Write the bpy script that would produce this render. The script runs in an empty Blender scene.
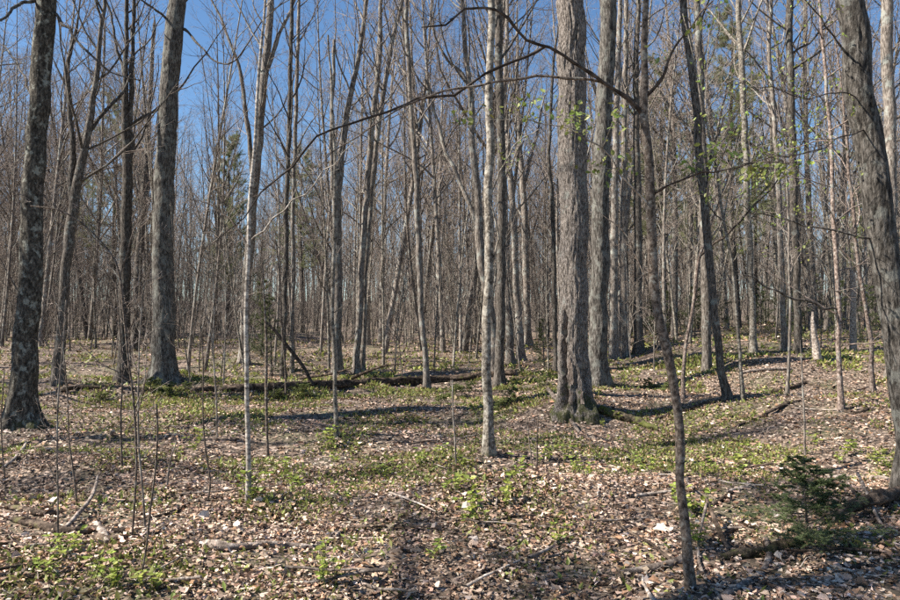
import bpy, math, random
import numpy as np

# ------------------------------------------------------------------ camera, sky, sun, exposure
SC = bpy.context.scene
COL = SC.collection
F = 725.0                      # focal length in the pixels of a 900 x 600 frame
HORIZON = 330.0
CAMZ = 1.7
PITCH = math.atan((HORIZON - 300.0) / F)
cam_data = bpy.data.cameras.new('camera')
cam_data.sensor_width = 36.0
cam_data.lens = 36.0 * F / 900.0
cam_data.clip_start = 0.05
cam_data.clip_end = 2000.0
cam = bpy.data.objects.new('camera', cam_data)
cam.location = (0, 0, CAMZ)
cam.rotation_euler = (math.pi / 2 + PITCH, 0, 0)
COL.objects.link(cam)
SC.camera = cam

SUN_AZ = math.radians(80)      # how far round to the left of straight behind the camera
SUN_EL = math.radians(43)
SUN_VEC = np.array([-math.sin(SUN_AZ) * math.cos(SUN_EL), -math.cos(SUN_AZ) * math.cos(SUN_EL), math.sin(SUN_EL)])
world = bpy.data.worlds.new('World')
SC.world = world
world.use_nodes = True
wn = world.node_tree
bg = wn.nodes['Background']
sky = wn.nodes.new('ShaderNodeTexSky')
sky.sky_type = 'NISHITA'
sky.sun_disc = False
sky.sun_elevation = SUN_EL
sky.sun_rotation = math.atan2(SUN_VEC[0], SUN_VEC[1])
sky.air_density = 1.0
sky.dust_density = 0.1
sky.ozone_density = 3.0
sat = wn.nodes.new('ShaderNodeHueSaturation')
sat.inputs['Saturation'].default_value = 1.12
wn.links.new(sky.outputs[0], sat.inputs['Color'])
wn.links.new(sat.outputs[0], bg.inputs[0])
bg.inputs[1].default_value = 0.06

sun_data = bpy.data.lights.new('sun', 'SUN')
sun_data.energy = 5.0
sun_data.angle = math.radians(0.5)
sun_data.color = (1.0, 0.935, 0.84)
sun = bpy.data.objects.new('sun', sun_data)
COL.objects.link(sun)
sun.rotation_euler = (math.pi / 2 - SUN_EL, 0, math.atan2(SUN_VEC[0], -SUN_VEC[1]))

SC.view_settings.view_transform = 'Standard'
SC.view_settings.look = 'None'
SC.view_settings.gamma = 1.0
SC.view_settings.exposure = 1.45
SC.cycles.max_bounces = 5
SC.cycles.diffuse_bounces = 3
SC.cycles.transmission_bounces = 2
SC.cycles.use_denoising = False

# ------------------------------------------------------------------ numpy helpers
RNG = np.random.default_rng(7)


def _hash(i, j, k, s):
    n = (i.astype(np.int64) * 73856093) ^ (j.astype(np.int64) * 19349663) ^ (k.astype(np.int64) * 83492791) ^ (s * 2654435)
    n = (n ^ (n >> 13)) * 1274126177 & 0x7fffffff
    n = (n ^ (n >> 15)) * 668265263 & 0x7fffffff
    return ((n >> 3) & 0xfffff) / float(0xfffff)


def vnoise(x, y, z=0.0, s=1):
    """smooth value noise in 0..1"""
    x, y, z = np.broadcast_arrays(np.asarray(x, float), np.asarray(y, float), np.asarray(z, float))
    i, j, k = np.floor(x), np.floor(y), np.floor(z)
    u, v, w = x - i, y - j, z - k
    u, v, w = [t * t * (3 - 2 * t) for t in (u, v, w)]
    r = 0
    for a in (0, 1):
        for b in (0, 1):
            for c in (0, 1):
                r = r + _hash(i + a, j + b, k + c, s) * (u if a else 1 - u) * (v if b else 1 - v) * (w if c else 1 - w)
    return r


def unit(v):
    return v / np.maximum(np.linalg.norm(v, axis=-1, keepdims=True), 1e-9)


GY = np.array([-60, 0, 14, 22, 30, 38, 46, 60, 80, 120, 180, 260, 420], float)
GZ = np.array([0.0, 0.0, 0.0, 0.12, 0.38, 0.80, 1.15, 1.35, 1.6, 3.0, 6.5, 11.0, 18.0], float)


def ground_z(x, y):
    x = np.asarray(x, float); y = np.asarray(y, float)
    r = np.where(y > 0, np.sqrt(y * y + 0.12 * x * x), y)
    z = np.interp(r, GY, GZ)
    z = z + 0.42 * (vnoise(x / 4.2 + 3.1, y / 3.4 + 9.2, 0, 3) - 0.5)
    z = z + 0.33 * (vnoise(x / 1.5 + 1.7, y / 1.1 + 4.4, 0, 5) - 0.5)
    z = z + 0.07 * (vnoise(x / 0.5, y / 0.42, 0, 6) - 0.5)
    z = z + 0.9 * (vnoise(x / 22.0 + 5.3, y / 17.0 + 2.2, 0, 8) - 0.45) * np.clip((r - 24) / 40, 0, 1)
    side = np.clip((x / np.maximum(y, 1) - 0.12) / 0.3, 0, 1)
    z = z + 0.95 * side * side * (3 - 2 * side) * np.clip((y - 12) / 14, 0, 1)
    # the low hummock under the big rough-barked tree
    z = z + 0.16 * np.exp(-((x - 2.6) ** 2 / 2.2 + (y - 15.2) ** 2 / 3.0))
    # hollows and banks across the clearing
    for hx, hy, sx, sy, hh in ((-2.2, 11.6, 2.4, 0.7, -0.24), (-1.6, 10.4, 2.6, 0.6, 0.13), (-6.0, 13.6, 2.2, 0.8, -0.22), (1.2, 13.0, 2.0, 0.6, -0.16), (7.0, 13.0, 2.6, 2.2, 0.34), (5.2, 17.6, 2.4, 0.8, -0.24),
                               (3.4, 8.6, 1.8, 0.7, 0.13), (-4.6, 7.4, 1.3, 0.55, -0.17), (-1.2, 8.0, 1.7, 0.5, -0.11), (0.5, 6.6, 1.2, 0.5, 0.09), (-8.5, 17.5, 3.0, 1.0, 0.24), (-2.0, 17.0, 3.0, 0.8, 0.17), (11.0, 19.0, 3.0, 1.4, 0.36)):
        z = z + hh * np.exp(-((x - hx) / sx) ** 2 - ((y - hy) / sy) ** 2)
    for mx, my, mr, mh in MOUNDS:
        z = z + mh * np.exp(-((x - mx) ** 2 + (y - my) ** 2) / (mr * mr))
    return z


MOUNDS = []        # soil and leaves banked up round the thick trunks


def ray(px, py):
    u, v = (px - 450.0) / F, (300.0 - py) / F
    return np.array([u, math.cos(PITCH) - v * math.sin(PITCH), math.sin(PITCH) + v * math.cos(PITCH)])


def at(px, py, Y):
    """the point seen at a pixel, Y metres in front of the viewer"""
    d = ray(px, py)
    return np.array([0, 0, CAMZ]) + d * (Y / d[1])


def on_ground(px, py):
    d = ray(px, py)
    t = np.linspace(2.5, 140, 7000)
    z = CAMZ + d[2] * t
    hit = np.nonzero(z < ground_z(d[0] * t, d[1] * t))[0]
    k = t[hit[0]] if len(hit) else t[-1]
    p = np.array([0, 0, CAMZ]) + d * k
    p[2] = float(ground_z(p[0], p[1]))
    return p


for _m in [(*on_ground(a, b)[:2], r, h) for a, b, r, h in [(575, 411, 0.9, .16), (598, 386, .8, .14), (21, 428, .8, .16), (164, 383, .9, .16), (917, 492, .6, .12), (489, 455, .35, .07), (248, 502, .3, .05),
                                                           (58, 383, .6, .1), (122, 384, .6, .1), (337, 374, .6, .1), (728, 399, .4, .08), (690, 586, .22, .04), (841, 411, .3, .06)]]:
    MOUNDS.append(_m)


def catmull(pts, n):
    """smooth curve through pts (any number of columns), n samples spaced evenly in the first three columns"""
    p = np.asarray(pts, float)
    if len(p) == 2:
        t = np.linspace(0, 1, n)[:, None]
        return p[0] * (1 - t) + p[1] * t
    q = np.vstack([2 * p[0] - p[1], p, 2 * p[-1] - p[-2]])
    out = []
    for i in range(len(p) - 1):
        a, b, c, d = q[i:i + 4]
        t = np.linspace(0, 1, 24, endpoint=False)[:, None]
        out.append(0.5 * (2 * b + (c - a) * t + (2 * a - 5 * b + 4 * c - d) * t ** 2 + (3 * b - a - 3 * c + d) * t ** 3))
    out.append(p[-1:])
    c = np.vstack(out)
    s = np.concatenate([[0], np.cumsum(np.linalg.norm(np.diff(c[:, :3], axis=0), axis=1))])
    u = np.linspace(0, s[-1], n)
    return np.stack([np.interp(u, s, c[:, j]) for j in range(c.shape[1])], 1)


def frames(P):
    T = unit(np.gradient(P, axis=1))
    mean = unit(T.mean(axis=1))
    ref = np.eye(3)[np.argmin(np.abs(mean), axis=1)][:, None, :]
    N1 = unit(np.cross(T, np.broadcast_to(ref, T.shape)))
    N2 = np.cross(T, N1)
    return T, N1, N2


def quad_grid(m, n, k):
    i = np.arange(n - 1)[:, None]; j = np.arange(k)[None, :]
    a = i * k + j; b = i * k + (j + 1) % k
    q = np.stack([a, b, b + k, a + k], -1).reshape(-1, 4)
    return (q[None] + (np.arange(m) * n * k)[:, None, None]).reshape(-1, 4)


def tubes(P, R, k, mat=0):
    """many tubes at once: P (m,n,3) centre lines, R (m,n) radii"""
    m, n, _ = P.shape
    T, N1, N2 = frames(P)
    a = np.linspace(0, 2 * math.pi, k, endpoint=False)
    V = P[:, :, None] + R[:, :, None, None] * (np.cos(a)[:, None] * N1[:, :, None] + np.sin(a)[:, None] * N2[:, :, None])
    return V.reshape(-1, 3), quad_grid(m, n, k), mat


def shoots(P, R, c, t0, t1, length, ang, up, wig, n, thick, rng, rmin=0.002, az=None):
    """c side shoots on each of the given stems"""
    m, n0, _ = P.shape
    L = np.linalg.norm(np.diff(P, axis=1), axis=2).sum(1)
    t = t0 + (t1 - t0) * (np.arange(c)[None] + rng.random((m, c))) / c
    f = t * (n0 - 1); i = np.clip(f.astype(int), 0, n0 - 2); w = (f - i)[..., None]
    rows = np.arange(m)[:, None]
    pos = P[rows, i] * (1 - w) + P[rows, i + 1] * w
    rad = R[rows, i] * (1 - w[..., 0]) + R[rows, i + 1] * w[..., 0]
    tan = unit(P[rows, i + 1] - P[rows, i])
    rv = unit(rng.normal(size=(m, c, 3)))
    if az is not None:
        rv = rv * np.array(az)
    side = unit(np.cross(tan, rv))
    a = np.radians(rng.uniform(ang[0], ang[1], (m, c)))[..., None]
    d = unit(tan * np.cos(a) + side * np.sin(a))
    ln = length(t, L[:, None]) * rng.uniform(0.6, 1.25, (m, c))
    pos = pos.reshape(-1, 3); d = d.reshape(-1, 3); ln = ln.reshape(-1); rad = rad.reshape(-1)
    step = ln[:, None] / (n - 1)
    pts = [pos]
    for q in range(1, n):
        d = unit(d + np.array([0, 0, up]) + wig * rng.normal(size=d.shape))
        pts.append(pts[-1] + d * step)
    Q = np.stack(pts, 1)
    r0 = np.clip(np.minimum(rad * 0.65, thick * ln), rmin, None)
    taper = np.linspace(1, 0.25, n)[None]
    return Q, np.maximum(r0[:, None] * taper, rmin * 0.6)


def crown(P, R, rng, nb=26, tb=0.4, reach=0.28, c2=7, c3=5, up=0.10, ang=(28, 58), thin=1.0, k1=6, t1=0.97):
    """limbs, branches and twigs for a trunk line P (n,3), R (n,)"""
    P = P[None]; R = R[None]
    out = []
    B, Rb = shoots(P, R, nb, tb, t1, lambda t, L: L * reach * (0.25 + (1 - t) ** 0.8), ang, up, 0.12, 9, 0.0105, rng, 0.005 * thin)
    out.append(tubes(B, Rb, k1, 0))
    if c2:
        S, Rs = shoots(B, Rb, c2, 0.15, 0.98, lambda t, L: L * 0.44 * (0.5 + 0.6 * (1 - t)), (25, 60), up * 0.7, 0.15, 6, 0.0085, rng, 0.0036 * thin)
        out.append(tubes(S, Rs, 4, 1))
        if c3:
            W, Rw = shoots(S, Rs, c3, 0.15, 1.0, lambda t, L: L * 0.5 * (0.6 + 0.5 * (1 - t)), (22, 62), up * 0.5, 0.14, 4, 0.008, rng, 0.0028 * thin)
            out.append(tubes(W, Rw, 3, 1))
    return out


def new_mesh(name, pieces, mats, smooth=True, colors=None):
    """pieces: (V, F, material index) with F (n,3) or (n,4)"""
    me = bpy.data.meshes.new(name)
    V = np.vstack([p[0] for p in pieces])
    loops, starts, midx, off, ls = [], [], [], 0, 0
    for v, f, mi in pieces:
        f = np.asarray(f)
        loops.append((f + off).ravel())
        starts.append(ls + np.arange(len(f)) * f.shape[1])
        midx.append(np.full(len(f), mi))
        ls += f.size; off += len(v)
    loops = np.concatenate(loops).astype(np.int32); starts = np.concatenate(starts).astype(np.int32)
    midx = np.concatenate(midx).astype(np.int32)
    me.vertices.add(len(V)); me.vertices.foreach_set('co', V.astype(np.float32).ravel())
    me.loops.add(len(loops)); me.loops.foreach_set('vertex_index', loops)
    me.polygons.add(len(starts)); me.polygons.foreach_set('loop_start', starts)
    me.polygons.foreach_set('material_index', midx)
    me.polygons.foreach_set('use_smooth', np.full(len(starts), smooth))
    for m in mats:
        me.materials.append(m)
    me.update(calc_edges=True)
    if colors is not None:
        at_ = me.color_attributes.new('tint', 'FLOAT_COLOR', 'POINT')
        c = np.ones((len(V), 4), np.float32); c[:, :3] = colors
        at_.data.foreach_set('color', c.ravel())
    return me


def link(name, me, parent=None, loc=(0, 0, 0)):
    o = bpy.data.objects.new(name, me)
    o.location = loc
    COL.objects.link(o)
    if parent is not None:
        o.parent = parent
    return o


def tag(o, label=None, cat=None, group=None, kind=None):
    for k, v in (('label', label), ('category', cat), ('group', group), ('kind', kind)):
        if v:
            o[k] = v
    return o


def thing(name, loc, label, cat, group=None):
    o = link(name, None, None, tuple(loc))
    return tag(o, label, cat, group)


def copy_tree(o, parent=None):
    c = o.copy(); COL.objects.link(c); c.parent = parent
    for ch in list(o.children):
        copy_tree(ch, c)
    return c


# ------------------------------------------------------------------ materials
def mat_new(name):
    m = bpy.data.materials.new(name); m.use_nodes = True
    return m, m.node_tree.nodes, m.node_tree.links, m.node_tree.nodes['Principled BSDF']


def ramp(N, stops):
    r = N.new('ShaderNodeValToRGB')
    while len(r.color_ramp.elements) < len(stops):
        r.color_ramp.elements.new(0.5)
    for e, (p, c) in zip(r.color_ramp.elements, stops):
        e.position = p; e.color = (*c, 1) if len(c) == 3 else c
    return r


def bark(name, dark, mid, pale, ridge=(30, 30, 5), lichen=0.0, lichen_col=(0.36, 0.37, 0.33), lichen_scale=(4, 4, 4), moss=0.0, bump=0.5, hue=0.0):
    m, N, L, b = mat_new(name)
    dark, mid, pale = [tuple(q * f for q in c) for c, f in ((dark, 0.55), (mid, 0.72), (pale, 0.85))]
    lichen_col = tuple(0.8 * q for q in lichen_col)
    tc = N.new('ShaderNodeTexCoord')
    mp = N.new('ShaderNodeMapping'); mp.inputs['Scale'].default_value = tuple(1.35 * q for q in ridge)
    oi = N.new('ShaderNodeObjectInfo')
    L.new(tc.outputs['Object'], mp.inputs[0])
    n1 = N.new('ShaderNodeTexNoise'); n1.inputs['Scale'].default_value = 1.0; n1.inputs['Detail'].default_value = 5; n1.inputs['Roughness'].default_value = 0.65
    L.new(mp.outputs[0], n1.inputs[0])
    r1 = ramp(N, [(0.36, dark), (0.5, mid), (0.64, pale)])
    L.new(n1.outputs[0], r1.inputs[0])
    col = r1.outputs[0]
    if lichen > 0:
        mp2 = N.new('ShaderNodeMapping'); mp2.inputs['Scale'].default_value = lichen_scale
        L.new(tc.outputs['Object'], mp2.inputs[0])
        n2 = N.new('ShaderNodeTexNoise'); n2.inputs['Scale'].default_value = 1.0; n2.inputs['Detail'].default_value = 6; n2.inputs['Roughness'].default_value = 0.7
        L.new(mp2.outputs[0], n2.inputs[0])
        r2 = ramp(N, [(0.60 - 0.2 * lichen, (0, 0, 0)), (0.68 - 0.2 * lichen, (1, 1, 1))])
        L.new(n2.outputs[0], r2.inputs[0])
        mx = N.new('ShaderNodeMix'); mx.data_type = 'RGBA'
        sc = N.new('ShaderNodeMath'); sc.operation = 'MULTIPLY'; sc.inputs[1].default_value = 0.75
        L.new(r2.outputs[0], sc.inputs[0]); L.new(sc.outputs[0], mx.inputs['Factor'])
        L.new(col, mx.inputs['A']); mx.inputs['B'].default_value = (*lichen_col, 1)
        col = mx.outputs['Result']
    if moss > 0:
        sep = N.new('ShaderNodeSeparateXYZ'); L.new(tc.outputs['Object'], sep.inputs[0])
        n3 = N.new('ShaderNodeTexNoise'); n3.inputs['Scale'].default_value = 4.0; n3.inputs['Detail'].default_value = 8; n3.inputs['Roughness'].default_value = 0.75
        L.new(tc.outputs['Object'], n3.inputs[0])
        ad = N.new('ShaderNodeMath'); ad.operation = 'MULTIPLY_ADD'; ad.inputs[1].default_value = 3.0 * moss; ad.inputs[2].default_value = -1.25 * moss
        L.new(n3.outputs[0], ad.inputs[0])
        lt = N.new('ShaderNodeMath'); lt.operation = 'SUBTRACT'; L.new(ad.outputs[0], lt.inputs[0]); L.new(sep.outputs['Z'], lt.inputs[1])
        r3 = ramp(N, [(0.0, (0, 0, 0)), (0.3, (0.8, 0.8, 0.8))]); L.new(lt.outputs[0], r3.inputs[0])
        mx = N.new('ShaderNodeMix'); mx.data_type = 'RGBA'
        L.new(r3.outputs[0], mx.inputs['Factor']); L.new(col, mx.inputs['A']); mx.inputs['B'].default_value = (0.06, 0.066, 0.02, 1)
        col = mx.outputs['Result']
    hs = N.new('ShaderNodeHueSaturation')
    vr = N.new('ShaderNodeMapRange'); vr.inputs['To Min'].default_value = 0.75; vr.inputs['To Max'].default_value = 1.25
    L.new(oi.outputs['Random'], vr.inputs[0]); L.new(vr.outputs[0], hs.inputs['Value']); L.new(col, hs.inputs['Color'])
    L.new(hs.outputs[0], b.inputs['Base Color'])
    bp = N.new('ShaderNodeBump'); bp.inputs['Strength'].default_value = bump; bp.inputs['Distance'].default_value = 0.05
    L.new(n1.outputs[0], bp.inputs['Height']); L.new(bp.outputs[0], b.inputs['Normal'])
    b.inputs['Roughness'].default_value = 0.9
    b.inputs['Specular IOR Level'].default_value = 0.15
    return m


M = {}
M['bark'] = bark('grey_bark', (0.07, 0.058, 0.048), (0.205, 0.173, 0.147), (0.35, 0.308, 0.265), (26, 26, 5), 0.35)
M['bark_dark'] = bark('dark_bark', (0.04, 0.033, 0.027), (0.115, 0.098, 0.082), (0.21, 0.185, 0.16), (26, 26, 6), 0.2, lichen_col=(0.27, 0.28, 0.25))
M['bark_rough'] = bark('rough_plated_bark', (0.06, 0.05, 0.042), (0.28, 0.238, 0.205), (0.47, 0.415, 0.37), (38, 38, 10), 0.15, moss=1.3, bump=1.0)
M['bark_maple'] = bark('maple_bark', (0.035, 0.031, 0.026), (0.115, 0.102, 0.088), (0.235, 0.215, 0.19), (24, 24, 5), 0.45, (0.24, 0.24, 0.21), (5.5, 5.5, 3.5), moss=0.3, bump=0.7)
M['bark_maple_dark'] = bark('dark_maple_bark', (0.03, 0.026, 0.022), (0.095, 0.084, 0.072), (0.19, 0.172, 0.152), (24, 24, 6), 0.35, (0.22, 0.22, 0.195), (6, 6, 5), bump=0.8)
M['bark_mottled'] = bark('mottled_lichen_bark', (0.03, 0.027, 0.022), (0.075, 0.065, 0.053), (0.15, 0.135, 0.11), (18, 18, 9), 0.30, (0.34, 0.35, 0.30), (6.0, 6.0, 5.0), moss=0.5, bump=0.6)
M['bark_pale'] = bark('pale_bark', (0.15, 0.12, 0.10), (0.37, 0.325, 0.275), (0.54, 0.485, 0.42), (12, 12, 22), 0.35, (0.64, 0.60, 0.53), (5, 5, 14), bump=0.25)
M['bark_pale_moss'] = bark('pale_bark_mossy_foot', (0.07, 0.058, 0.046), (0.18, 0.155, 0.125), (0.30, 0.265, 0.22), (18, 18, 14), 0.45, (0.40, 0.375, 0.32), (9, 9, 9), moss=0.35, bump=0.35)
M['bark_red'] = bark('reddish_bark', (0.09, 0.065, 0.052), (0.22, 0.165, 0.135), (0.40, 0.32, 0.275), (20, 20, 14), 0.25, bump=0.3)
M['bark_sap'] = bark('sapling_bark', (0.06, 0.047, 0.038), (0.15, 0.115, 0.09), (0.26, 0.215, 0.175), (30, 30, 22), 0.2, (0.32, 0.31, 0.27), (14, 14, 20), bump=0.3)
M['twig'] = bark('twig_bark', (0.26, 0.20, 0.165), (0.36, 0.295, 0.25), (0.44, 0.37, 0.32), (6, 6, 4), 0, bump=0.0)
M['twig_dark'] = bark('dark_twig_bark', (0.04, 0.03, 0.024), (0.075, 0.058, 0.046), (0.12, 0.095, 0.08), (12, 12, 12), 0, bump=0.0)
M['rot'] = bark('rotting_wood', (0.03, 0.022, 0.016), (0.095, 0.068, 0.05), (0.21, 0.155, 0.115), (9, 9, 9), 0.1, (0.11, 0.12, 0.03), (3, 3, 3), bump=0.9)
M['dead'] = bark('weathered_dead_wood', (0.09, 0.07, 0.056), (0.22, 0.175, 0.145), (0.40, 0.34, 0.29), (14, 14, 14), 0, bump=0.5)
M['dead_pale'] = bark('bleached_dead_wood', (0.22, 0.17, 0.14), (0.42, 0.35, 0.29), (0.60, 0.52, 0.45), (16, 16, 16), 0, bump=0.5)
M['mossy'] = bark('mossy_wood', (0.03, 0.025, 0.017), (0.075, 0.06, 0.04), (0.16, 0.12, 0.085), (10, 10, 10), 0.75, (0.10, 0.115, 0.028), (3, 3, 3), bump=0.9)
M['split'] = bark('split_heartwood', (0.07, 0.05, 0.04), (0.30, 0.235, 0.19), (0.50, 0.42, 0.36), (22, 22, 4), 0, bump=0.9)


def tinted(name, rough=0.75, trans=0.0, noise=0.0, gain=1.0):
    m, N, L, b = mat_new(name)
    a = N.new('ShaderNodeVertexColor'); a.layer_name = 'tint'
    col = a.outputs[0]
    if noise:
        tc = N.new('ShaderNodeTexCoord')
        n = N.new('ShaderNodeTexNoise'); n.inputs['Scale'].default_value = 60; n.inputs['Detail'].default_value = 3
        L.new(tc.outputs['Object'], n.inputs[0])
        mr = N.new('ShaderNodeMapRange'); mr.inputs['To Min'].default_value = 1 - noise; mr.inputs['To Max'].default_value = 1 + noise
        L.new(n.outputs[0], mr.inputs[0])
        hs = N.new('ShaderNodeHueSaturation'); L.new(mr.outputs[0], hs.inputs['Value']); L.new(col, hs.inputs['Color'])
        col = hs.outputs[0]
    L.new(col, b.inputs['Base Color'])
    b.inputs['Roughness'].default_value = rough
    b.inputs['Specular IOR Level'].default_value = 0.3
    if trans:
        t = N.new('ShaderNodeBsdfTranslucent'); L.new(col, t.inputs[0])
        mx = N.new('ShaderNodeMixShader'); mx.inputs[0].default_value = trans
        L.new(b.outputs[0], mx.inputs[1]); L.new(t.outputs[0], mx.inputs[2])
        L.new(mx.outputs[0], N['Material Output'].inputs[0])
    return m


M['litter'] = tinted('dry_leaf', 0.6, 0.0, 0.35)
M['green'] = tinted('green_leaf', 0.5, 0.35, 0.15)
M['needle'] = tinted('conifer_needle', 0.55, 0.3)


def ground_material():
    m, N, L, b = mat_new('forest_floor')
    tc = N.new('ShaderNodeTexCoord')
    v = N.new('ShaderNodeTexVoronoi'); v.inputs['Scale'].default_value = 26; v.inputs['Randomness'].default_value = 1
    L.new(tc.outputs['Object'], v.inputs[0])
    sp = N.new('ShaderNodeSeparateColor'); L.new(v.outputs['Color'], sp.inputs[0])
    r = ramp(N, [(0.0, (0.03, 0.021, 0.014)), (0.45, (0.09, 0.062, 0.044)), (0.8, (0.20, 0.145, 0.105)), (1.0, (0.38, 0.29, 0.23))])
    L.new(sp.outputs[0], r.inputs[0])
    n = N.new('ShaderNodeTexNoise'); n.inputs['Scale'].default_value = 0.55; n.inputs['Detail'].default_value = 8; n.inputs['Roughness'].default_value = 0.7
    L.new(tc.outputs['Object'], n.inputs[0])
    r2 = ramp(N, [(0.50, (0, 0, 0)), (0.64, (1, 1, 1))]); L.new(n.outputs[0], r2.inputs[0])
    n2 = N.new('ShaderNodeTexNoise'); n2.inputs['Scale'].default_value = 9; n2.inputs['Detail'].default_value = 6
    L.new(tc.outputs['Object'], n2.inputs[0])
    g = ramp(N, [(0.3, (0.035, 0.04, 0.014)), (0.7, (0.105, 0.12, 0.04))]); L.new(n2.outputs[0], g.inputs[0])
    f = N.new('ShaderNodeMath'); f.operation = 'MULTIPLY'; f.inputs[1].default_value = 0.6; L.new(r2.outputs[0], f.inputs[0])
    mx = N.new('ShaderNodeMix'); mx.data_type = 'RGBA'
    L.new(f.outputs[0], mx.inputs['Factor']); L.new(r.outputs[0], mx.inputs['A']); L.new(g.outputs[0], mx.inputs['B'])
    L.new(mx.outputs['Result'], b.inputs['Base Color'])
    b.inputs['Roughness'].default_value = 0.95
    bp = N.new('ShaderNodeBump'); bp.inputs['Strength'].default_value = 0.8; bp.inputs['Distance'].default_value = 0.05
    L.new(sp.outputs[1], bp.inputs['Height']); L.new(bp.outputs[0], b.inputs['Normal'])
    return m


M['ground'] = ground_material()

# ------------------------------------------------------------------ ground
def axis(lo, hi, n, k):
    t = np.linspace(math.asinh(lo / k), math.asinh(hi / k), n)
    return k * np.sinh(t)


gx = axis(-420, 420, 270, 9.0)
gy = 8 + axis(-60, 460, 360, 9.0)
X, Yg = np.meshgrid(gx, gy, indexing='ij')
Zg = ground_z(X, Yg)
nx, ny = X.shape
ii = (np.arange(nx - 1)[:, None] * ny + np.arange(ny - 1)[None]).ravel()
gF = np.stack([ii, ii + ny, ii + ny + 1, ii + 1], 1)
ground = link('ground', new_mesh('ground', [(np.stack([X, Yg, Zg], -1).reshape(-1, 3), gF, 0)], [M['ground']]))
tag(ground, 'gently rising woodland floor covered in dry leaves', kind='structure')


# ------------------------------------------------------------------ trunks
def trunk_piece(P, R, k, rng, flare=0.5, rough=0.05, plates=0.0, mat=0, flare_h=0.28, lobes=5, cleft=()):
    """a trunk surface with root flare, uneven girth and bark plates"""
    n = len(P)
    T, N1, N2 = [a[0] for a in frames(P[None])]
    a = np.linspace(0, 2 * math.pi, k, endpoint=False)
    ca, sa = np.cos(a)[None], np.sin(a)[None]
    h = np.concatenate([[0], np.cumsum(np.linalg.norm(np.diff(P, axis=0), axis=1))])[:, None]
    h = np.maximum(h + P[0, 2], 0)
    s = rng.integers(1, 10000)
    ph = rng.random() * 6.28
    Rm = R[:, None]
    hh = h / max(R[0] * 2.2, 0.05)
    fl = flare * np.exp(-h / flare_h) * (0.65 + 0.55 * np.cos(lobes * a[None] + ph + 0.6 * np.sin(2 * a[None] + ph)))
    lump = rough * (vnoise(ca * 1.3 + 7, sa * 1.3 + 3, hh * 0.35, s) - 0.5) * 2 + rough * 0.6 * (vnoise(ca * 3 + 7, sa * 3 + 3, hh * 1.1, s + 1) - 0.5) * 2
    r = Rm * (1 + fl + lump)
    if plates > 0:
        q = k / 9.0
        w = 0.5 * vnoise(ca * 2, sa * 2, h * 3.0, s + 5)
        p1 = vnoise(ca * q * 0.55 + w * 2, sa * q * 0.55 + w * 2, h * 2.6, s + 2)
        p2 = vnoise(ca * q + 5, sa * q + 5, h * 7.0, s + 3)
        ridge = 1 - np.abs(2 * p1 - 1)
        r = r + plates * (np.minimum(ridge, 0.62) - 0.4 + 0.45 * (p2 - 0.5))
    out = ca[..., None] * N1[:, None] + sa[..., None] * N2[:, None]
    for ang, wid, za, zb, dep in cleft:        # ang: degrees from facing the viewer, negative to the left
        v = np.array([math.sin(math.radians(ang)), -math.cos(math.radians(ang)), 0])
        off = np.degrees(np.arccos(np.clip((out * v).sum(-1), -1, 1)))
        edge = 1 + 0.8 * (vnoise(h * 9 + 0 * a[None], ang, 0, 3) - 0.5)
        along = np.clip((h - za) / 0.12, 0, 1) * np.clip((zb - h) / 0.35, 0, 1)
        r = r - dep * along * np.clip(1.4 - off / (wid * edge), 0, 1)
    V = P[:, None] + r[..., None] * out
    return V.reshape(-1, 3), quad_grid(1, n, k), mat


def px_path(pts, D, depth_to=None):
    """pixel points (px, py, width) -> rows x, y, z, radius; depth eases from D to depth_to"""
    n = len(pts)
    out = []
    for i, p in enumerate(pts):
        Y = D if depth_to is None else D + (depth_to - D) * i / (n - 1)
        q = at(p[0], p[1], Y)
        out.append([*q, 0.96 * p[2] * 0.5 * Y / F * math.cos(math.atan((p[0] - 450.0) / F))])
    return np.array(out)


HEROES = []


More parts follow.
